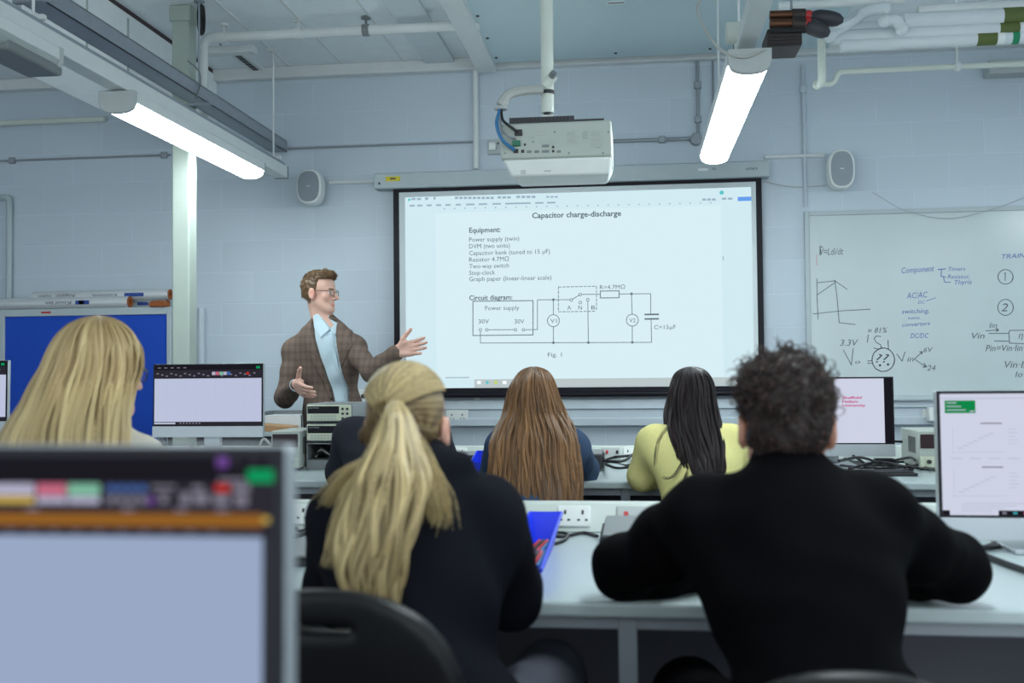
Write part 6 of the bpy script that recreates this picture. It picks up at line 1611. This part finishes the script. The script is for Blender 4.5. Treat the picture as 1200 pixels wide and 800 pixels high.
def tweed():
    m = bpy.data.materials.new('brown checked tweed'); m.use_nodes = True; nt = m.node_tree; N = nt.nodes; L = nt.links; b = N['Principled BSDF']
    tc = N.new('ShaderNodeTexCoord'); sp = N.new('ShaderNodeSeparateXYZ'); L.new(tc.outputs['Object'], sp.inputs[0])
    def band(out, fr, wd):
        a = N.new('ShaderNodeMath'); a.operation = 'MULTIPLY'; a.inputs[1].default_value = fr; L.new(out, a.inputs[0])
        c = N.new('ShaderNodeMath'); c.operation = 'FRACT'; L.new(a.outputs[0], c.inputs[0]); d = N.new('ShaderNodeMath'); d.operation = 'LESS_THAN'; d.inputs[1].default_value = wd; L.new(c.outputs[0], d.inputs[0]); return d.outputs[0]
    h1 = band(sp.outputs['X'], 26, .4); h2 = band(sp.outputs['Z'], 22, .4); n = N.new('ShaderNodeTexNoise'); n.inputs['Scale'].default_value = 260; L.new(tc.outputs['Object'], n.inputs['Vector'])
    s_ = N.new('ShaderNodeMath'); s_.operation = 'ADD'; L.new(h1, s_.inputs[0]); L.new(h2, s_.inputs[1]); m1 = N.new('ShaderNodeMath'); m1.operation = 'MULTIPLY'; m1.inputs[1].default_value = .2; L.new(s_.outputs[0], m1.inputs[0])
    m2 = N.new('ShaderNodeMath'); m2.operation = 'MULTIPLY_ADD'; m2.inputs[1].default_value = .5; L.new(n.outputs['Fac'], m2.inputs[0]); L.new(m1.outputs[0], m2.inputs[2])
    r = N.new('ShaderNodeMixRGB'); r.inputs[1].default_value = tuple(s2l(122, 106, 96)) + (1,); r.inputs[2].default_value = tuple(s2l(84, 72, 67)) + (1,); L.new(m2.outputs[0], r.inputs[0]); L.new(r.outputs[0], b.inputs['Base Color'])
    b.inputs['Roughness'].default_value = .9; b.inputs['Specular IOR Level'].default_value = .06; return m
M['tweed'] = tweed()
jk = mesh_np('jacket', v, f, 'tweed', t)
for polys in (([(357.5, 371), (348.5, 386), (360, 412), (374, 420)], [(360, 412), (390, 475), (391.5, 475), (374, 420)]), ([(390, 377), (402, 381), (415, 404), (399.5, 432)], [(399.5, 432), (415, 404), (411, 472), (407.5, 478)])):
    pr = []
    for poly in polys:
        S_ = Sdf(); jtorso(S_, .029); S_.cap(j7.nb + j7.up * .004 - j7.f * .02, j7.nb - j7.up * .04, .079, .101, .03); prism_half(S_, poly, JF, 'i', .002); v, f = S_.surf(.0045); pr.append((v, f, np.zeros(len(v))))
    v, f, _c = join_np(pr); mesh_np('lapel', v, f, 'tweed', jk)
q = W(388.5, 467, 5.82); bq = V(q)
MB().sphere(bq + V((0, -.0, 0)), .008, 12, 8).build('button', 'dark_metal', jk)
# shirt collar and cuffs
S_ = shirt_sdf(.010); prism_half(S_, [(358, 366), (363, 364), (383, 386), (374, 396), (363, 384)], 5.84, 'i', .002, f0=.0); v, f = S_.surf(.0042); mesh_np('collar_wing', v, f, 'shirt', shirt_o)
S_ = shirt_sdf(.010); prism_half(S_, [(390, 371), (394, 378), (390, 394), (383, 386)], 5.84, 'i', .002, f0=.0); v, f = S_.surf(.0042); mesh_np('collar_wing', v, f, 'shirt', shirt_o)
S_ = shirt_sdf(.005); prism_half(S_, [(382, 388), (387, 388), (404, 478), (399, 478)], 5.84, 'i', .002, f0=.0); v, f = S_.surf(.0045); mesh_np('placket', v, f, 'shirt', shirt_o)
for w, e in ((j7.wR, j7.eR), (j7.wL, j7.eL)):
    d = (e - w) / np.linalg.norm(e - w); MB().tube([V(w + d * .002), V(w + d * .04)], .0375, 20).build('shirt_cuff', 'shirt', t)
glasses(t, H7, 'spec_frame')
M['hair_lect'] = hair_mat('short light brown hair', (66, 50, 38), (150, 118, 82), .45)
S_ = cap_sdf(H7, .007); H7.ell(S_, (0, .045, .105), (.06, .05, .032), .03)
S_.half([(H7.w(0, .088, .06), H7.R @ npv(0, -1, 0))], H7.o - .3, H7.o + .3, .006, 's')
S_.half([(H7.w(0, -.03, -.055), H7.R @ npv(0, .6, 1))], H7.o - .3, H7.o + .3, .006, 's')
S_.half([(H7.w(0, .022, .085), H7.R @ npv(0, -1, .1)), (H7.w(0, .03, .083), H7.R @ npv(0, -.15, 1))], H7.o - .3, H7.o + .3, .008, 's')
S_.half([(H7.w(0, -.022, .014), H7.R @ npv(0, -1, 0)), (H7.w(0, 0, .014), H7.R @ npv(0, 0, 1))], H7.o - .3, H7.o + .3, .006, 's')
S_.post = wrinkle(.002, 140, 3); v, f = S_.surf(.0042); nr = vnormals(v, f)
a = fur(H7, v, nr, 1700, .026, lambda q, r_: r_.normal(size=(len(q), 3)) * .25 + npv(.1, .8, .1), .22, .06, 6, .0012, 15, lambda q: q[:, 2] > .085)
b = fur(H7, v, nr, 1900, .020, lambda q, r_: r_.normal(size=(len(q), 3)) * .25 + npv(0, -.7, -.6), .08, .04, 5, .0012, 16, lambda q: q[:, 2] <= .1)
Vv, Ff, Cc = join_np([(v, f, np.full(len(v), .25)), a, b]); mesh_np('hair', Vv, Ff, 'hair_lect', t, col=Cc)
S_ = Sdf(); S_.ell(j7.pc - j7.up * .02, (.165, .125, .12), j7.T, .05)
for h, k_, a_ in zip(hp_, kn, an): leg(S_, h, k_, a_, .012)
v, f = S_.surf(.010); mesh_np('trousers', v, f, 'trouser_dark', t)
for a_ in an: S_ = Sdf(); shoe(S_, a_, (.1, -1, 0)); v, f = S_.surf(.008); mesh_np('shoe', v, f, 'shoe', t)
# ================================================================== LIGHT
bpy.data.objects.remove(_to); bpy.data.curves.remove(_tc)
w = bpy.data.worlds.new('ambient fill'); SC.world = w; w.use_nodes = True
bg = w.node_tree.nodes['Background']; bg.inputs[0].default_value = (.86, .96, 1.0, 1); bg.inputs[1].default_value = 2.3  # soft fill added through the open back of the room, not daylight
SC.view_settings.view_transform = 'Standard'; SC.view_settings.look = 'None'; SC.view_settings.gamma = 1.0; SC.view_settings.exposure = 0.0; SC.view_settings.use_curve_mapping = False

GROUPS = {'desktop_computer': 'monitors on the benches', 'lab_chair': 'black chairs under the students', 'lab_bench': 'lab benches in rows', 'ceiling_strip_light': 'hung strip lights',
          'lighting_trunking': 'white lighting trunkings', 'ceiling_pipe': 'white pipes under the ceiling', 'copper_pipe': 'copper pipes with black bulbs', 'ceiling_branch_pipe': 'white branch pipes at the top right', 'wall_conduit': 'conduits on the end wall',
          'wall_speaker': 'white wall speakers', 'bench_multimeter': 'stacked bench multimeters', 'power_supply': 'grey boxed power supplies', 'bench_instrument': 'black bench instruments', 'storage_bin': 'blue plastic bins',
          'insulation_roll': 'silver pipe-insulation tubes', 'test_lead': 'test leads in the blue parts bin', 'cable': 'cables on the benches', 'projector_cable': 'cables into the projector', 'thin_wire': 'thin wires on the end wall'}
for o in bpy.data.objects:
    if o.parent is None and 'category' in o and 'group' not in o:
        g = GROUPS.get(o.name.split('.')[0])
        if g: o['group'] = g
        elif o.name.startswith('person') and 'lecturer' not in o['label'] and 'standing' not in o['label']: o['group'] = 'students seated at the benches'
